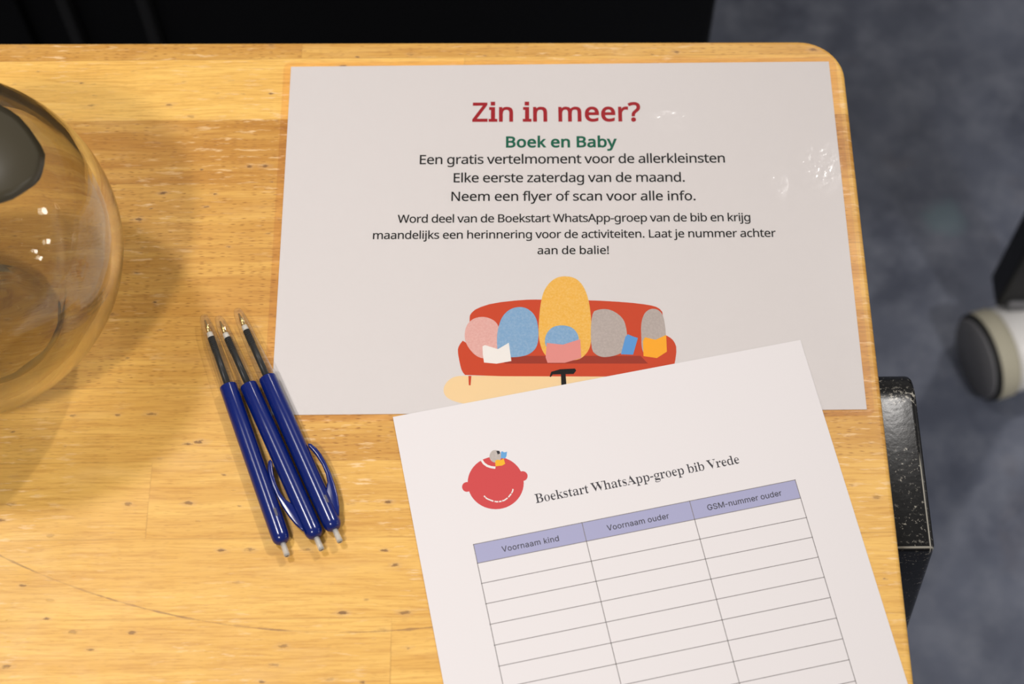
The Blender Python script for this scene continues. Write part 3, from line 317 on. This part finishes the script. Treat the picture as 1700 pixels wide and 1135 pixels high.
def film_material():
    k = Nodes('laminating_film')
    co = k.new('TexCoord').outputs['Object']
    # nearly flat film with a few wrinkled places towards its right end
    x, y = k.new('SeparateXYZ', {0: co}).outputs[:2]
    wr = 0.0
    for cx, cy, rx, ry in ((0.212, -0.060, 0.007, 0.022), (0.284, -0.066, 0.013, 0.020), (0.262, -0.078, 0.006, 0.010), (0.207, -0.038, 0.012, 0.006)):
        d = k.math('ADD', k.math('POWER', k.math('DIVIDE', k.math('SUBTRACT', x, cx), rx), 2.0), k.math('POWER', k.math('DIVIDE', k.math('SUBTRACT', y, cy), ry), 2.0))
        wr = k.math('ADD', wr, k.step(d, 0.2, 1.2, 1.0, 0.0))
    h = k.math('ADD', k.math('MULTIPLY', k.noise(co, 30.0, 2.0), 0.25), k.math('MULTIPLY', k.math('MULTIPLY', k.noise(co, 260.0, 2.0, 0.5), wr), 0.55))
    bump = k.new('Bump', {'Strength': 1.0, 'Distance': 0.0006, 'Height': h})
    fres = k.new('Fresnel', {'IOR': 1.45, 'Normal': bump.outputs[0]}).outputs[0]
    gl = k.new('BsdfGlossy', {'Color': (1, 1, 1), 'Roughness': 0.16, 'Normal': bump.outputs[0]})
    tr = k.new('BsdfTransparent', {'Color': (0.955, 0.945, 0.945)})
    mx = k.new('MixShader', {0: fres, 1: tr.outputs[0], 2: gl.outputs[0]})
    return k.done(mx.outputs[0])

def clear_plastic(name, body_share):
    k = Nodes(name)
    face = k.new('LayerWeight', {'Blend': 0.5}).outputs['Facing']
    fres = k.math('ADD', 0.055, k.math('MULTIPLY', 0.9, k.math('POWER', face, 3.6)))
    tint = k.mix(k.math('POWER', face, 3.0), (0.96, 0.96, 0.95), (0.66, 0.64, 0.60))
    tr = k.new('BsdfTransparent', {'Color': tint})
    gl = k.new('BsdfGlossy', {'Color': (1, 1, 1), 'Roughness': 0.025})
    df = k.new('BsdfDiffuse', {'Color': (0.8, 0.78, 0.74)})
    body = k.new('MixShader', {0: body_share, 1: tr.outputs[0], 2: df.outputs[0]})
    return k.done(k.new('MixShader', {0: fres, 1: body.outputs[0], 2: gl.outputs[0]}).outputs[0])

def amber_glass():
    k = Nodes('amber_glass')
    co = k.new('TexCoord').outputs['Object']
    bump = k.new('Bump', {'Strength': 0.2, 'Distance': 0.003, 'Height': k.noise(co, 20.0, 2.0)})
    g = k.new('BsdfGlass', {'Color': (0.945, 0.930, 0.872), 'Roughness': 0.0, 'IOR': 1.47, 'Normal': bump.outputs[0]})
    tr = k.new('BsdfTransparent', {'Color': (0.945, 0.930, 0.872)})
    return k.done(k.new('MixShader', {0: 0.08, 1: g.outputs[0], 2: tr.outputs[0]}).outputs[0])

def paper_material(name, col):
    k = Nodes(name)
    co = k.new('TexCoord').outputs['Object']
    bump = k.new('Bump', {'Strength': 0.15, 'Distance': 0.0002, 'Height': k.noise(co, 900.0, 3.0)})
    return k.done(k.principled(Base_Color=col, Roughness=0.75, Specular_IOR_Level=0.2, Normal=bump.outputs[0]).outputs[0])

def crayon(name, a, b):
    # printed pencil texture: fine strokes of a second tone
    k = Nodes(name)
    co = k.new('TexCoord').outputs['Object']
    n = k.noise(co, 900.0, 3.0, 0.7)
    return k.done(k.principled(Base_Color=k.mix(k.step(n, 0.4, 0.68), a, b), Roughness=0.7, Specular_IOR_Level=0.2).outputs[0])

M = {
    'wood': wood_material(), 'floor': floor_material(), 'chipped': chipped_black(), 'film': film_material(),
    'clear': clear_plastic('clear_plastic', 0.012), 'clear_rod': clear_plastic('clear_rod_plastic', 0.38), 'glass': amber_glass(),
    'flyer_paper': paper_material('flyer_paper', (0.645, 0.622, 0.612)), 'sheet_paper': paper_material('copy_paper', (0.72, 0.685, 0.69)),
    'crimson': plain('crimson_ink', (0.36, 0.010, 0.018), 0.7, 0.2), 'green': plain('green_ink', (0.002, 0.13, 0.072), 0.7, 0.2),
    'black': plain('black_ink', (0.006, 0.005, 0.005), 0.7, 0.2), 'ink': plain('grey_ink', (0.05, 0.048, 0.055), 0.7, 0.2),
    'rule': plain('rule_ink', (0.21, 0.19, 0.19), 0.7, 0.2), 'lilac': plain('lilac_ink', (0.36, 0.36, 0.535), 0.7, 0.2),
    'cream': plain('cream_ink', (0.76, 0.60, 0.36), 0.7, 0.2), 'red': plain('red_ink', (0.56, 0.075, 0.025), 0.7, 0.2),
    'darkred': plain('dark_red_ink', (0.35, 0.045, 0.022), 0.7, 0.2), 'logored': plain('badge_red_ink', (0.56, 0.068, 0.070), 0.7, 0.2),
    'yellow': crayon('yellow_crayon', (0.73, 0.45, 0.08), (0.76, 0.52, 0.16)), 'pink': crayon('pink_crayon', (0.66, 0.40, 0.36), (0.70, 0.47, 0.43)),
    'blue': crayon('blue_crayon', (0.23, 0.39, 0.56), (0.31, 0.45, 0.59)), 'grey': crayon('grey_crayon', (0.44, 0.39, 0.36), (0.50, 0.445, 0.415)),
    'white': plain('white_ink', (0.74, 0.72, 0.69), 0.7, 0.2), 'pink2': plain('salmon_ink', (0.68, 0.30, 0.27), 0.7, 0.2),
    'blue2': plain('sky_ink', (0.13, 0.34, 0.62), 0.7, 0.2), 'yellow2': plain('gold_ink', (0.80, 0.42, 0.03), 0.7, 0.2),
    'dark': plain('dark_ink', (0.03, 0.03, 0.035), 0.7, 0.2),
    'pen_blue': plain('blue_plastic', (0.0015, 0.011, 0.130), 0.2, 0.5), 'refill': plain('black_refill', (0.006, 0.006, 0.007), 0.35, 0.3),
    'brass': plain('brass', (0.72, 0.50, 0.20), 0.25, 0.5, metal=1.0), 'collar': plain('pale_collar', (0.62, 0.58, 0.52), 0.3, 0.5),
    'slot': plain('slot_grey', (0.11, 0.10, 0.12), 0.5, 0.3), 'pen_dark': plain('dark_end', (0.03, 0.02, 0.015), 0.4, 0.4),
    'olive': plain('dark_olive', (0.054, 0.045, 0.027), 0.3, 0.4),
    'cabinet': plain('black_metal', (0.0030, 0.0030, 0.0035), 0.5, 0.25), 'rib': plain('black_trim', (0.016, 0.016, 0.017), 0.45, 0.3),
    'post': plain('black_paint', (0.006, 0.006, 0.007), 0.5, 0.3), 'tyre': plain('cream_rubber', (0.40, 0.375, 0.29), 0.6, 0.3),
    'tyre_dark': plain('black_rubber', (0.014, 0.014, 0.014), 0.6, 0.3), 'cap': plain('grey_plastic', (0.14, 0.14, 0.15), 0.5, 0.3),
    'hub': plain('white_plastic', (0.70, 0.69, 0.68), 0.4, 0.4),
}

# ---------------------------------------------------------------- object helpers
def link(name, me, mat, parent=None, smooth=False):
    o = bpy.data.objects.new(name, me)
    COL.objects.link(o)
    if mat is not None:
        me.materials.clear()
        me.materials.append(M[mat])
    if smooth:
        for p in me.polygons:
            p.use_smooth = True
    if parent is not None:
        o.parent = parent
    return o

def from_bm(name, bm, mat, parent=None, smooth=False):
    me = bpy.data.meshes.new(name)
    bmesh.ops.recalc_face_normals(bm, faces=bm.faces)
    if all(len(e.link_faces) == 2 for e in bm.edges) and bm.calc_volume(signed=True) < 0:
        bmesh.ops.reverse_faces(bm, faces=bm.faces)
    bm.to_mesh(me)
    bm.free()
    return link(name, me, mat, parent, smooth)

def thing(name, label, cat, loc=(0, 0, 0), rotz=0.0, group=None):
    o = bpy.data.objects.new(name, None)
    COL.objects.link(o)
    o.location = loc
    o.rotation_euler = (0, 0, rotz)
    o['label'] = label
    o['category'] = cat
    if group:
        o['group'] = group
    return o

def rings_to_bm(rings, cap=True):
    bm = bmesh.new()
    vs = [[bm.verts.new(p) for p in r] for r in rings]
    n = len(rings[0])
    for a, b in zip(vs, vs[1:]):
        for i in range(n):
            bm.faces.new((a[i], a[(i + 1) % n], b[(i + 1) % n], b[i]))
    if cap:
        bm.faces.new(vs[0][::-1])
        bm.faces.new(vs[-1])
    return bm

def lathe_x(profile, n=32, z0=0.0, y0=0.0, cap=True):
    # profile: (x, radius) along the local x axis
    return rings_to_bm([[(x, y0 + r * math.cos(2 * math.pi * i / n), z0 + r * math.sin(2 * math.pi * i / n)) for i in range(n)] for x, r in profile], cap)

def lathe_z(profile, n=96, cap=False):
    return rings_to_bm([[(r * math.cos(2 * math.pi * i / n), r * math.sin(2 * math.pi * i / n), z) for i in range(n)] for r, z in profile], cap)

def box(bm, lo, hi):
    m = Matrix.Translation([(a + b) / 2 for a, b in zip(lo, hi)]) @ Matrix.Diagonal([b - a for a, b in zip(lo, hi)] + [1])
    bmesh.ops.create_cube(bm, size=1.0, matrix=m)

def bevel(bm, w, seg=3):
    bmesh.ops.bevel(bm, geom=list(bm.edges), offset=w, segments=seg, profile=0.5, affect='EDGES', clamp_overlap=True)

def flat_poly(name, pts, mat, z, parent, scale=MM):
    bm = bmesh.new()
    f = bm.faces.new([bm.verts.new((p[0] * scale, p[1] * scale, z)) for p in pts])
    f.normal_update()
    if f.normal.z < 0:
        f.normal_flip()
    bmesh.ops.triangulate(bm, faces=[f], ngon_method='EAR_CLIP')
    me = bpy.data.meshes.new(name)
    bm.to_mesh(me)
    bm.free()
    return link(name, me, mat, parent)

CAP = {'sans': 714, 'inter': 727, 'serif': 676}
def lettering(name, spec, z, parent):
    text, font, a, b, cap, mat, fat = spec
    G = GLYPHS[font]
    caph = max(v for c in 'EBZLVG' if c in G for L in G[c][1] for v in L[1::2]) or CAP[font]
    s = cap / caph                                            # mm per glyph unit
    chars = list(text)
    x, pen = 0.0, []
    for c in chars:
        pen.append(x)
        x += 300 if (font == 'inter' and c == '-') else G[c][0]
    def ext(c, f):
        v = [w for L in G[c][1] for w in L[0::2]]
        return f(v) if v else 0
    lsb, last = ext(chars[0], min), pen[-1] + ext(chars[-1], max)
    span = math.hypot(b[0] - a[0], b[1] - a[1]) / s
    track = (span - (last - lsb)) / max(1, len(chars) - 1)
    cu = bpy.data.curves.new(name, 'CURVE')
    cu.dimensions = '2D'
    cu.fill_mode = 'BOTH'
    for i, c in enumerate(chars):
        for L in G[c][1]:
            n = len(L) // 2
            sp = cu.splines.new('POLY')
            sp.points.add(n - 1)
            dx = pen[i] + track * i - lsb
            if font == 'inter' and c == '-':
                dx += (300 - (ext(c, min) + ext(c, max))) / 2
            for j in range(n):
                sp.points[j].co = ((L[2 * j] + dx) * s * MM, L[2 * j + 1] * s * MM, 0, 1)
            sp.use_cyclic_u = True
    tmp = bpy.data.objects.new(name, cu)
    COL.objects.link(tmp)
    bpy.context.view_layer.update()
    me = bpy.data.meshes.new_from_object(tmp.evaluated_get(bpy.context.evaluated_depsgraph_get()))
    bpy.data.objects.remove(tmp)
    bpy.data.curves.remove(cu)
    me.name = name
    ang = math.atan2(b[1] - a[1], b[0] - a[0])
    me.transform(Matrix.Translation((a[0] * MM, a[1] * MM, z)) @ Matrix.Rotation(ang, 4, 'Z'))
    return link(name, me, mat, parent)

# ---------------------------------------------------------------- floor
bm = bmesh.new()
bmesh.ops.create_grid(bm, x_segments=1, y_segments=1, size=3.0)
fl = from_bm('floor', bm, 'floor')
fl['kind'] = 'structure'

# ---------------------------------------------------------------- table
table = thing('table', 'worn varnished beech table with rounded corner and black leg at its right end', 'table', (-0.3, -0.22, 0))
X0, X1, Y0, Y1, RC = -0.9, 0.3052, -0.62, 0.0145, 0.024
def outline(inset, n=12):
    pts = []
    for cx, cy, a0 in ((X1, Y1, 0), (X0, Y1, 90), (X0, Y0, 180), (X1, Y0, 270)):
        ox = cx - math.copysign(RC, cx - (X0 + X1) / 2)
        oy = cy - math.copysign(RC, cy - (Y0 + Y1) / 2)
        for i in range(n + 1):
            a = math.radians(a0 + 90 * i / n)
            px, py = ox + (RC - inset) * math.cos(a), oy + (RC - inset) * math.sin(a)
            pts.append((px, py - 0.0091 * (px - 0.29)))
    return pts
TH, RD = 0.026, 0.0028
prof = [(RD * 1.0, -TH), (0, -TH + RD)]
prof += [(RD * (1 - math.cos(math.radians(a))), -RD * (1 - math.sin(math.radians(a)))) for a in (0, 20, 40, 60, 78, 90)]
bm = rings_to_bm([[(px, py, zz) for px, py in outline(ins)] for ins, zz in prof])
top = from_bm('tabletop', bm, 'wood', table)
top.location = (0.3, 0.22, TZ)                       # local origin of the top = world origin at table height
for p in top.data.polygons:
    p.use_smooth = abs(p.normal.z) < 0.999
bm = bmesh.new()
for lo, hi in (((-0.83, -0.565, -0.085), (0.25, -0.54, -TH)), ((-0.83, -0.06, -0.085), (0.25, -0.035, -TH)), ((-0.845, -0.565, -0.085), (-0.82, -0.035, -TH)), ((0.24, -0.565, -0.085), (0.262, -0.035, -TH))):
    box(bm, lo, hi)
from_bm('apron', bm, 'post', table).location = (0.3, 0.22, TZ)
def table_leg(sign, xb):
    # splayed plank leg, rounded at its far top corner: outline in the y-z plane, pushed along x
    W, ZT, RR = 0.0545, -0.0265, 0.022
    ya, yb = -0.2742, -0.1715
    prof = [(ya, -TZ), (ya, ZT)]
    prof += [(yb - RR + RR * math.sin(math.radians(t)), ZT - RR + RR * math.cos(math.radians(t))) for t in range(0, 91, 10)]
    prof += [(yb, -TZ)]
    bm = bmesh.new()
    def sh(z): return (ZT - z) * 0.105
    A = [bm.verts.new((xb - sign * W + sign * sh(z), y, z)) for y, z in prof]
    B = [bm.verts.new((xb + sign * sh(z), y, z)) for y, z in prof]
    n = len(prof)
    bm.faces.new(A)
    bm.faces.new(B[::-1])
    for i in range(n):
        bm.faces.new((A[i], B[i], B[(i + 1) % n], A[(i + 1) % n]))
    bmesh.ops.recalc_face_normals(bm, faces=bm.faces)
    es = [e for e in bm.edges if e.calc_face_angle(0) > 0.6]
    bmesh.ops.bevel(bm, geom=es, offset=0.0032, segments=3, profile=0.5, affect='EDGES')
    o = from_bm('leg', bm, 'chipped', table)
    o.location = (0.3, 0.22, TZ)
    for p in o.data.polygons:
        p.use_smooth = True
    o['label'] = 'chipped black leg jutting out past the tabletop'
    return o
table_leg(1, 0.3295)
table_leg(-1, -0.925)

# ---------------------------------------------------------------- laminated flyer
flyer = thing('flyer', 'laminated white landscape flyer headed Zin in meer with a printed red sofa', 'flyer', (0, 0, TZ + 0.00003))
bm = bmesh.new()
box(bm, (0, -0.210, 0.00004), (0.297, 0, 0.00030))
from_bm('paper', bm, 'flyer_paper', flyer)
bm = bmesh.new()
NX, NY = 2, 2
x0, x1, y0, y1, rr = -0.0040, 0.3008, -0.2135, 0.0030, 0.004
pts = []
for cx, cy, a0 in ((x1 - rr, y1 - rr, 0), (x0 + rr, y1 - rr, 90), (x0 + rr, y0 + rr, 180), (x1 - rr, y0 + rr, 270)):
    pts += [(cx + rr * math.cos(math.radians(a0 + 15 * i)), cy + rr * math.sin(math.radians(a0 + 15 * i)), 0.00040) for i in range(7)]
bm.faces.new([bm.verts.new(p) for p in pts])
o = from_bm('laminate_film', bm, 'film', flyer)
if o.data.polygons[0].normal.z < 0:
    o.data.flip_normals()
o['label'] = 'clear glossy film around and over the paper'
for i, spec in enumerate(FT):
    lettering(('heading', 'subheading', 'text_line')[min(i, 2)], spec, 0.00033, flyer)
for i, (n, m, p) in enumerate(ILL):
    flat_poly(n, p, m, 0.00031 + 0.0000022 * i, flyer)

# ---------------------------------------------------------------- sign-up sheet
sheet = thing('form_sheet', 'white paper form with red badge and empty three column table, overlapping the flyer', 'paper', (0.0610, -0.2117, TZ + 0.00048), 0.1941)
bm = bmesh.new()
box(bm, (0, -0.297, 0), (0.210, 0, 0.00010))
from_bm('paper', bm, 'sheet_paper', sheet)
CX = (26.5, 79.9, 133.5, 186.65)
ROWS = [-73.7, -83.4] + [-83.4 - 10.23 * k for k in range(1, 20)]
flat_poly('header_band', [(CX[0], ROWS[0]), (CX[3], ROWS[0] + 0.8), (CX[3], ROWS[1] + 0.7), (CX[0], ROWS[1])], 'lilac', 0.00012, sheet)
bm = bmesh.new()
def bar(a, b, w):
    d = (Vector(b) - Vector(a)).normalized() * w / 2
    nx, ny = -d.y, d.x
    q = [(a[0] + nx - d.x, a[1] + ny - d.y), (a[0] - nx - d.x, a[1] - ny - d.y), (b[0] - nx + d.x, b[1] - ny + d.y), (b[0] + nx + d.x, b[1] + ny + d.y)]
    bm.faces.new([bm.verts.new((p[0] * MM, p[1] * MM, 0.00014)) for p in q])
for yv in ROWS:
    bar((CX[0], yv), (CX[3], yv + 0.75), 0.34)
for i, xv in enumerate(CX):
    t = 0.25 * i
    bar((xv, ROWS[0] + t), (xv + (0.9, 0.9, 1.0, 0.2)[i], ROWS[-1] + t), 0.34)
from_bm('ruled_grid', bm, 'rule', sheet)
for i, spec in enumerate(ST):
    lettering('heading' if i == 0 else 'column_heading', spec, 0.00015, sheet)
for i, (n, m, p) in enumerate(LOGO):
    flat_poly(n, p, m, 0.00012 + 0.000003 * i, sheet)

# ---------------------------------------------------------------- ballpoint pens
def make_pen(name, label, tip, end, clip, z):
    tip, end = Vector(tip) * MM, Vector(end) * MM
    a = math.atan2(end.y - tip.y, end.x - tip.x)
    t = thing(name, label, 'pen', (tip.x, tip.y, TZ + z), a, 'blue ballpoint pens beside the flyer')
    RB, ZC = 0.0045, 0.00455
    mm = lambda L: [(x * MM, r * MM) for x, r in L]
    # blue barrel with a rounded end
    pr = [(42.3, 4.05), (42.3, 4.35), (42.7, 4.45), (70, 4.5), (112, 4.5), (124, 4.4)]
    pr += [(127.0 + 4.0 * math.sin(math.radians(q)), 1.6 + 2.75 * math.cos(math.radians(q))) for q in range(0, 91, 10)]
    barrel = from_bm('barrel', lathe_x(mm(pr), 40, ZC), 'pen_blue', t, True)
    # clear front sleeve
    pr = [(0.0, 1.25), (0.0, 1.9), (0.8, 2.2), (3, 2.75), (8, 3.25), (16, 3.65), (28, 4.0), (42.5, 4.3)]
    sl = from_bm('front_sleeve', lathe_x(mm(pr), 40, ZC, cap=False), 'clear', t, True)
    sl['label'] = 'clear plastic front section'
    rf = from_bm('refill', lathe_x(mm([(13.0, 1.2), (13.0, 1.7), (43.5, 1.7), (43.5, 1.0)]), 24, ZC - 0.0003), 'refill', t, True)
    from_bm('refill_tip', lathe_x(mm([(2.2, 0.25), (2.4, 0.5), (5.0, 0.8), (6.0, 1.15), (10.2, 1.25), (10.2, 0.6)]), 20, ZC - 0.0003), 'brass', rf, True)
    from_bm('collar', lathe_x(mm([(10.0, 1.2), (10.1, 1.5), (12.9, 1.6), (13.1, 1.2)]), 20, ZC - 0.0003), 'collar', rf, True)
    # spring wound around the front of the refill
    cu = []
    for i in range(9 * 12 + 1):
        q = 2 * math.pi * i / 12
        cu.append(((13.0 + 9.0 * i / 108) * MM, 0.00175 * math.cos(q), 0.00175 * math.sin(q) + ZC - 0.0003))
    rings = []
    for i, c in enumerate(cu):
        q = 2 * math.pi * i / 12
        ny, nz = math.cos(q), math.sin(q)
        r = 0.00018
        rings.append([(c[0], c[1] + r * ny, c[2] + r * nz), (c[0] + r, c[1], c[2]), (c[0], c[1] - r * ny, c[2] - r * nz), (c[0] - r, c[1], c[2])])
    from_bm('spring', rings_to_bm(rings), 'refill', rf, True)
    bt = from_bm('push_button', lathe_x(mm([(130.5, 1.0), (130.5, 1.5), (137.4, 1.5), (138.0, 1.25), (138.0, 0.9), (131, 0.9)]), 24, ZC, cap=False), 'clear_rod', t, True)
    from_bm('button_end', lathe_x(mm([(136.9, 0.3), (136.9, 1.25), (137.7, 1.3), (137.9, 0.4)]), 20, ZC), 'pen_dark', bt, True)
    if clip:
        # fin-shaped clip on one side, its point free of the barrel
        out = [(84.4, 5.0), (85.2, 6.4), (88.5, 8.0), (92.5, 8.9), (98, 9.35), (104, 9.3), (110, 8.85), (116, 7.9), (121, 6.6), (125.5, 4.6), (125, 3.2)]
        inn = [(112, 3.2), (109.5, 4.6), (107.2, 6.0), (103, 6.9), (97.5, 7.0), (92, 6.3), (88.5, 5.4), (86, 4.6)]
        P = [(x * MM, clip * y * MM) for x, y in out + inn]
        bm = bmesh.new()
        zc, hz = ZC + 0.0004, 0.0014
        A = [bm.verts.new((x, y, zc - hz)) for x, y in P]
        B = [bm.verts.new((x, y, zc + hz)) for x, y in P]
        fa, fb = bm.faces.new(A[::-1]), bm.faces.new(B)
        for i in range(len(P)):
            j = (i + 1) % len(P)
            bm.faces.new((A[i], A[j], B[j], B[i]))
        bmesh.ops.recalc_face_normals(bm, faces=bm.faces)
        rim = [e for e in bm.edges if abs(e.verts[0].co.z - e.verts[1].co.z) < 1e-6]
        bmesh.ops.bevel(bm, geom=rim, offset=0.0007, segments=3, profile=0.5, affect='EDGES')
        o = from_bm('clip', bm, 'pen_blue', t)
        for p in o.data.polygons:
            p.use_smooth = True
    return t, barrel, ZC

def pen_slot(t, ZC, ang):
    # narrow window let into the barrel
    bm = bmesh.new()
    n = 5
    rows = []
    for x in (114.0, 118.2):
        rows.append([bm.verts.new((x * MM, 0.00453 * math.sin(ang + (i - 2) * 0.075), ZC + 0.00453 * math.cos(ang + (i - 2) * 0.075))) for i in range(n)])
    for i in range(n - 1):
        bm.faces.new((rows[0][i], rows[0][i + 1], rows[1][i + 1], rows[1][i]))
    from_bm('slot', bm, 'slot', t, True)

t, b_, zc = make_pen('ballpoint_pen', 'blue and clear ballpoint pen nearest the glass vase', (-36.4, -156.4), (12.4, -284.6), 0, 0.0)
pen_slot(t, zc, 0.40)
t, b_, zc = make_pen('ballpoint_pen', 'blue and clear ballpoint pen in the middle of the three', (-28.9, -157.2), (28.9, -282.3), -1, 0.0)
t, b_, zc = make_pen('ballpoint_pen', 'blue and clear ballpoint pen touching the corner of the flyer', (-19.5, -153.2), (38.3, -280.0), 1, 0.0005)
pen_slot(t, zc, 0.50)

# ---------------------------------------------------------------- glass vase
vase = thing('vase', 'round amber glass vase standing on the left of the table', 'vase', (-0.1451, -0.1593, TZ))
RS = 0.082
def sph(r, z): return math.sqrt(max(0.0, r * r - (z - RS) ** 2))
pr = [(0.0005, 0.0125), (0.010, 0.0118), (0.020, 0.0092), (0.028, 0.0050), (0.033, 0.0012), (0.036, 0.0003), (0.040, 0.0016)]
pr += [(RS * math.sin(math.radians(q)), RS - RS * math.cos(math.radians(q))) for q in range(33, 158, 4)]
RI = RS - 0.0055
inner = [(RI * math.sin(math.radians(q)), RS - RI * math.cos(math.radians(q))) for q in range(153, 40, -4)]
pr += [(pr[-1][0] + 0.0004, pr[-1][1] + 0.0018), (inner[0][0] + 0.0006, inner[0][1] + 0.0022)]
pr += inner
pr += [(0.042, 0.0160), (0.036, 0.0105), (0.029, 0.0115), (0.020, 0.0170), (0.010, 0.0215), (0.0005, 0.023)]
bm = lathe_z(pr, 128, True)
# the hand-made body is a little uneven
for v in bm.verts:
    a = math.atan2(v.co.y, v.co.x)
    f = 1 + 0.006 * math.sin(2 * a + 0.6) * math.sin(v.co.z * 30)
    v.co.x *= f
    v.co.y *= f
    r = math.hypot(v.co.x, v.co.y)
    if 0.0135 < v.co.z < 0.03 and r < 0.034:
        v.co.z += 0.0030 * math.sin(3 * a + 0.4) * min(1.0, r / 0.02)
from_bm('body', bm, 'glass', vase, True)

bm = bmesh.new()  # opaque patch laid on the glass, painting the dark refraction seen there
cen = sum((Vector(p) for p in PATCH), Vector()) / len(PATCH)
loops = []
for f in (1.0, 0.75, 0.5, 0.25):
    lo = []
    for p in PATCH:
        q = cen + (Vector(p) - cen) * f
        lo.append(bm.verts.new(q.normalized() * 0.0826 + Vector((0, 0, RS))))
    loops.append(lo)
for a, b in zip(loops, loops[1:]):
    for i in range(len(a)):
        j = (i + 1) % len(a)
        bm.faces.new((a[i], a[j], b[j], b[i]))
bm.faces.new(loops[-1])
o = from_bm('refraction_patch', bm, 'olive', vase, True)
o['label'] = 'dark olive patch painted for the dark refraction high on the glass'
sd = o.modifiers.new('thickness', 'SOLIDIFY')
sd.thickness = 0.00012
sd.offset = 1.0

# ---------------------------------------------------------------- black cabinet behind the table
cab = thing('cabinet', 'black cabinet in the dark behind the table', 'cabinet', (-0.41, 0.47, 0))
bm = bmesh.new()
box(bm, (-0.70, -0.16, 0.0), (0.70, 0.22, 0.70))
bevel(bm, 0.004, 2)
from_bm('carcass', bm, 'cabinet', cab)
for x in (0.168, 0.232):
    bm = bmesh.new()
    box(bm, (x, -0.175, 0.03), (x + 0.009, -0.16, 0.69))
    bevel(bm, 0.002, 2)
    from_bm('trim_strip', bm, 'rib', cab)
bm = bmesh.new()
box(bm, (-0.68, -0.172, 0.03), (0.135, -0.16, 0.69))
bevel(bm, 0.002, 2)
from_bm('door', bm, 'cabinet', cab)

# ---------------------------------------------------------------- trolley on casters
tr = thing('trolley', 'black trolley post on a grey and cream caster at the right', 'trolley', (0.62, 0.19, 0))
bm = bmesh.new()
box(bm, (-0.0395, 0.0, 0.082), (0.03, 0.034, 0.62))
bevel(bm, 0.003, 2)
from_bm('post', bm, 'post', tr)
bm = bmesh.new()
box(bm, (-0.030, -0.004, 0.078), (0.05, 0.030, 0.095))
bevel(bm, 0.003, 2)
from_bm('mount', bm, 'cap', tr)
WR = 0.044
wheel = from_bm('wheel', lathe_x([(0.026, 0.012), (0.026, WR - 0.004), (0.030, WR - 0.002), (0.075, WR - 0.002), (0.075, 0.012)], 48), 'hub', tr, True)
wheel.location = (-0.054, -0.036, WR)
wheel.rotation_euler = (0, 0, 0.30)
o = from_bm('tyre', lathe_x([(0.006, 0.02), (0.006, WR - 0.0005), (0.008, WR), (0.023, WR), (0.025, WR - 0.001), (0.025, 0.02)], 48), 'tyre', wheel, True)
o = from_bm('tyre_edge', lathe_x([(0.001, 0.02), (0.001, WR - 0.0045), (0.003, WR - 0.001), (0.006, WR), (0.0065, 0.02)], 48), 'tyre_dark', wheel, True)
o = from_bm('hub_cap', lathe_x([(-0.001, 0.001), (-0.001, WR - 0.006), (0.0005, WR - 0.004), (0.003, WR - 0.004)], 48), 'cap', wheel, True)
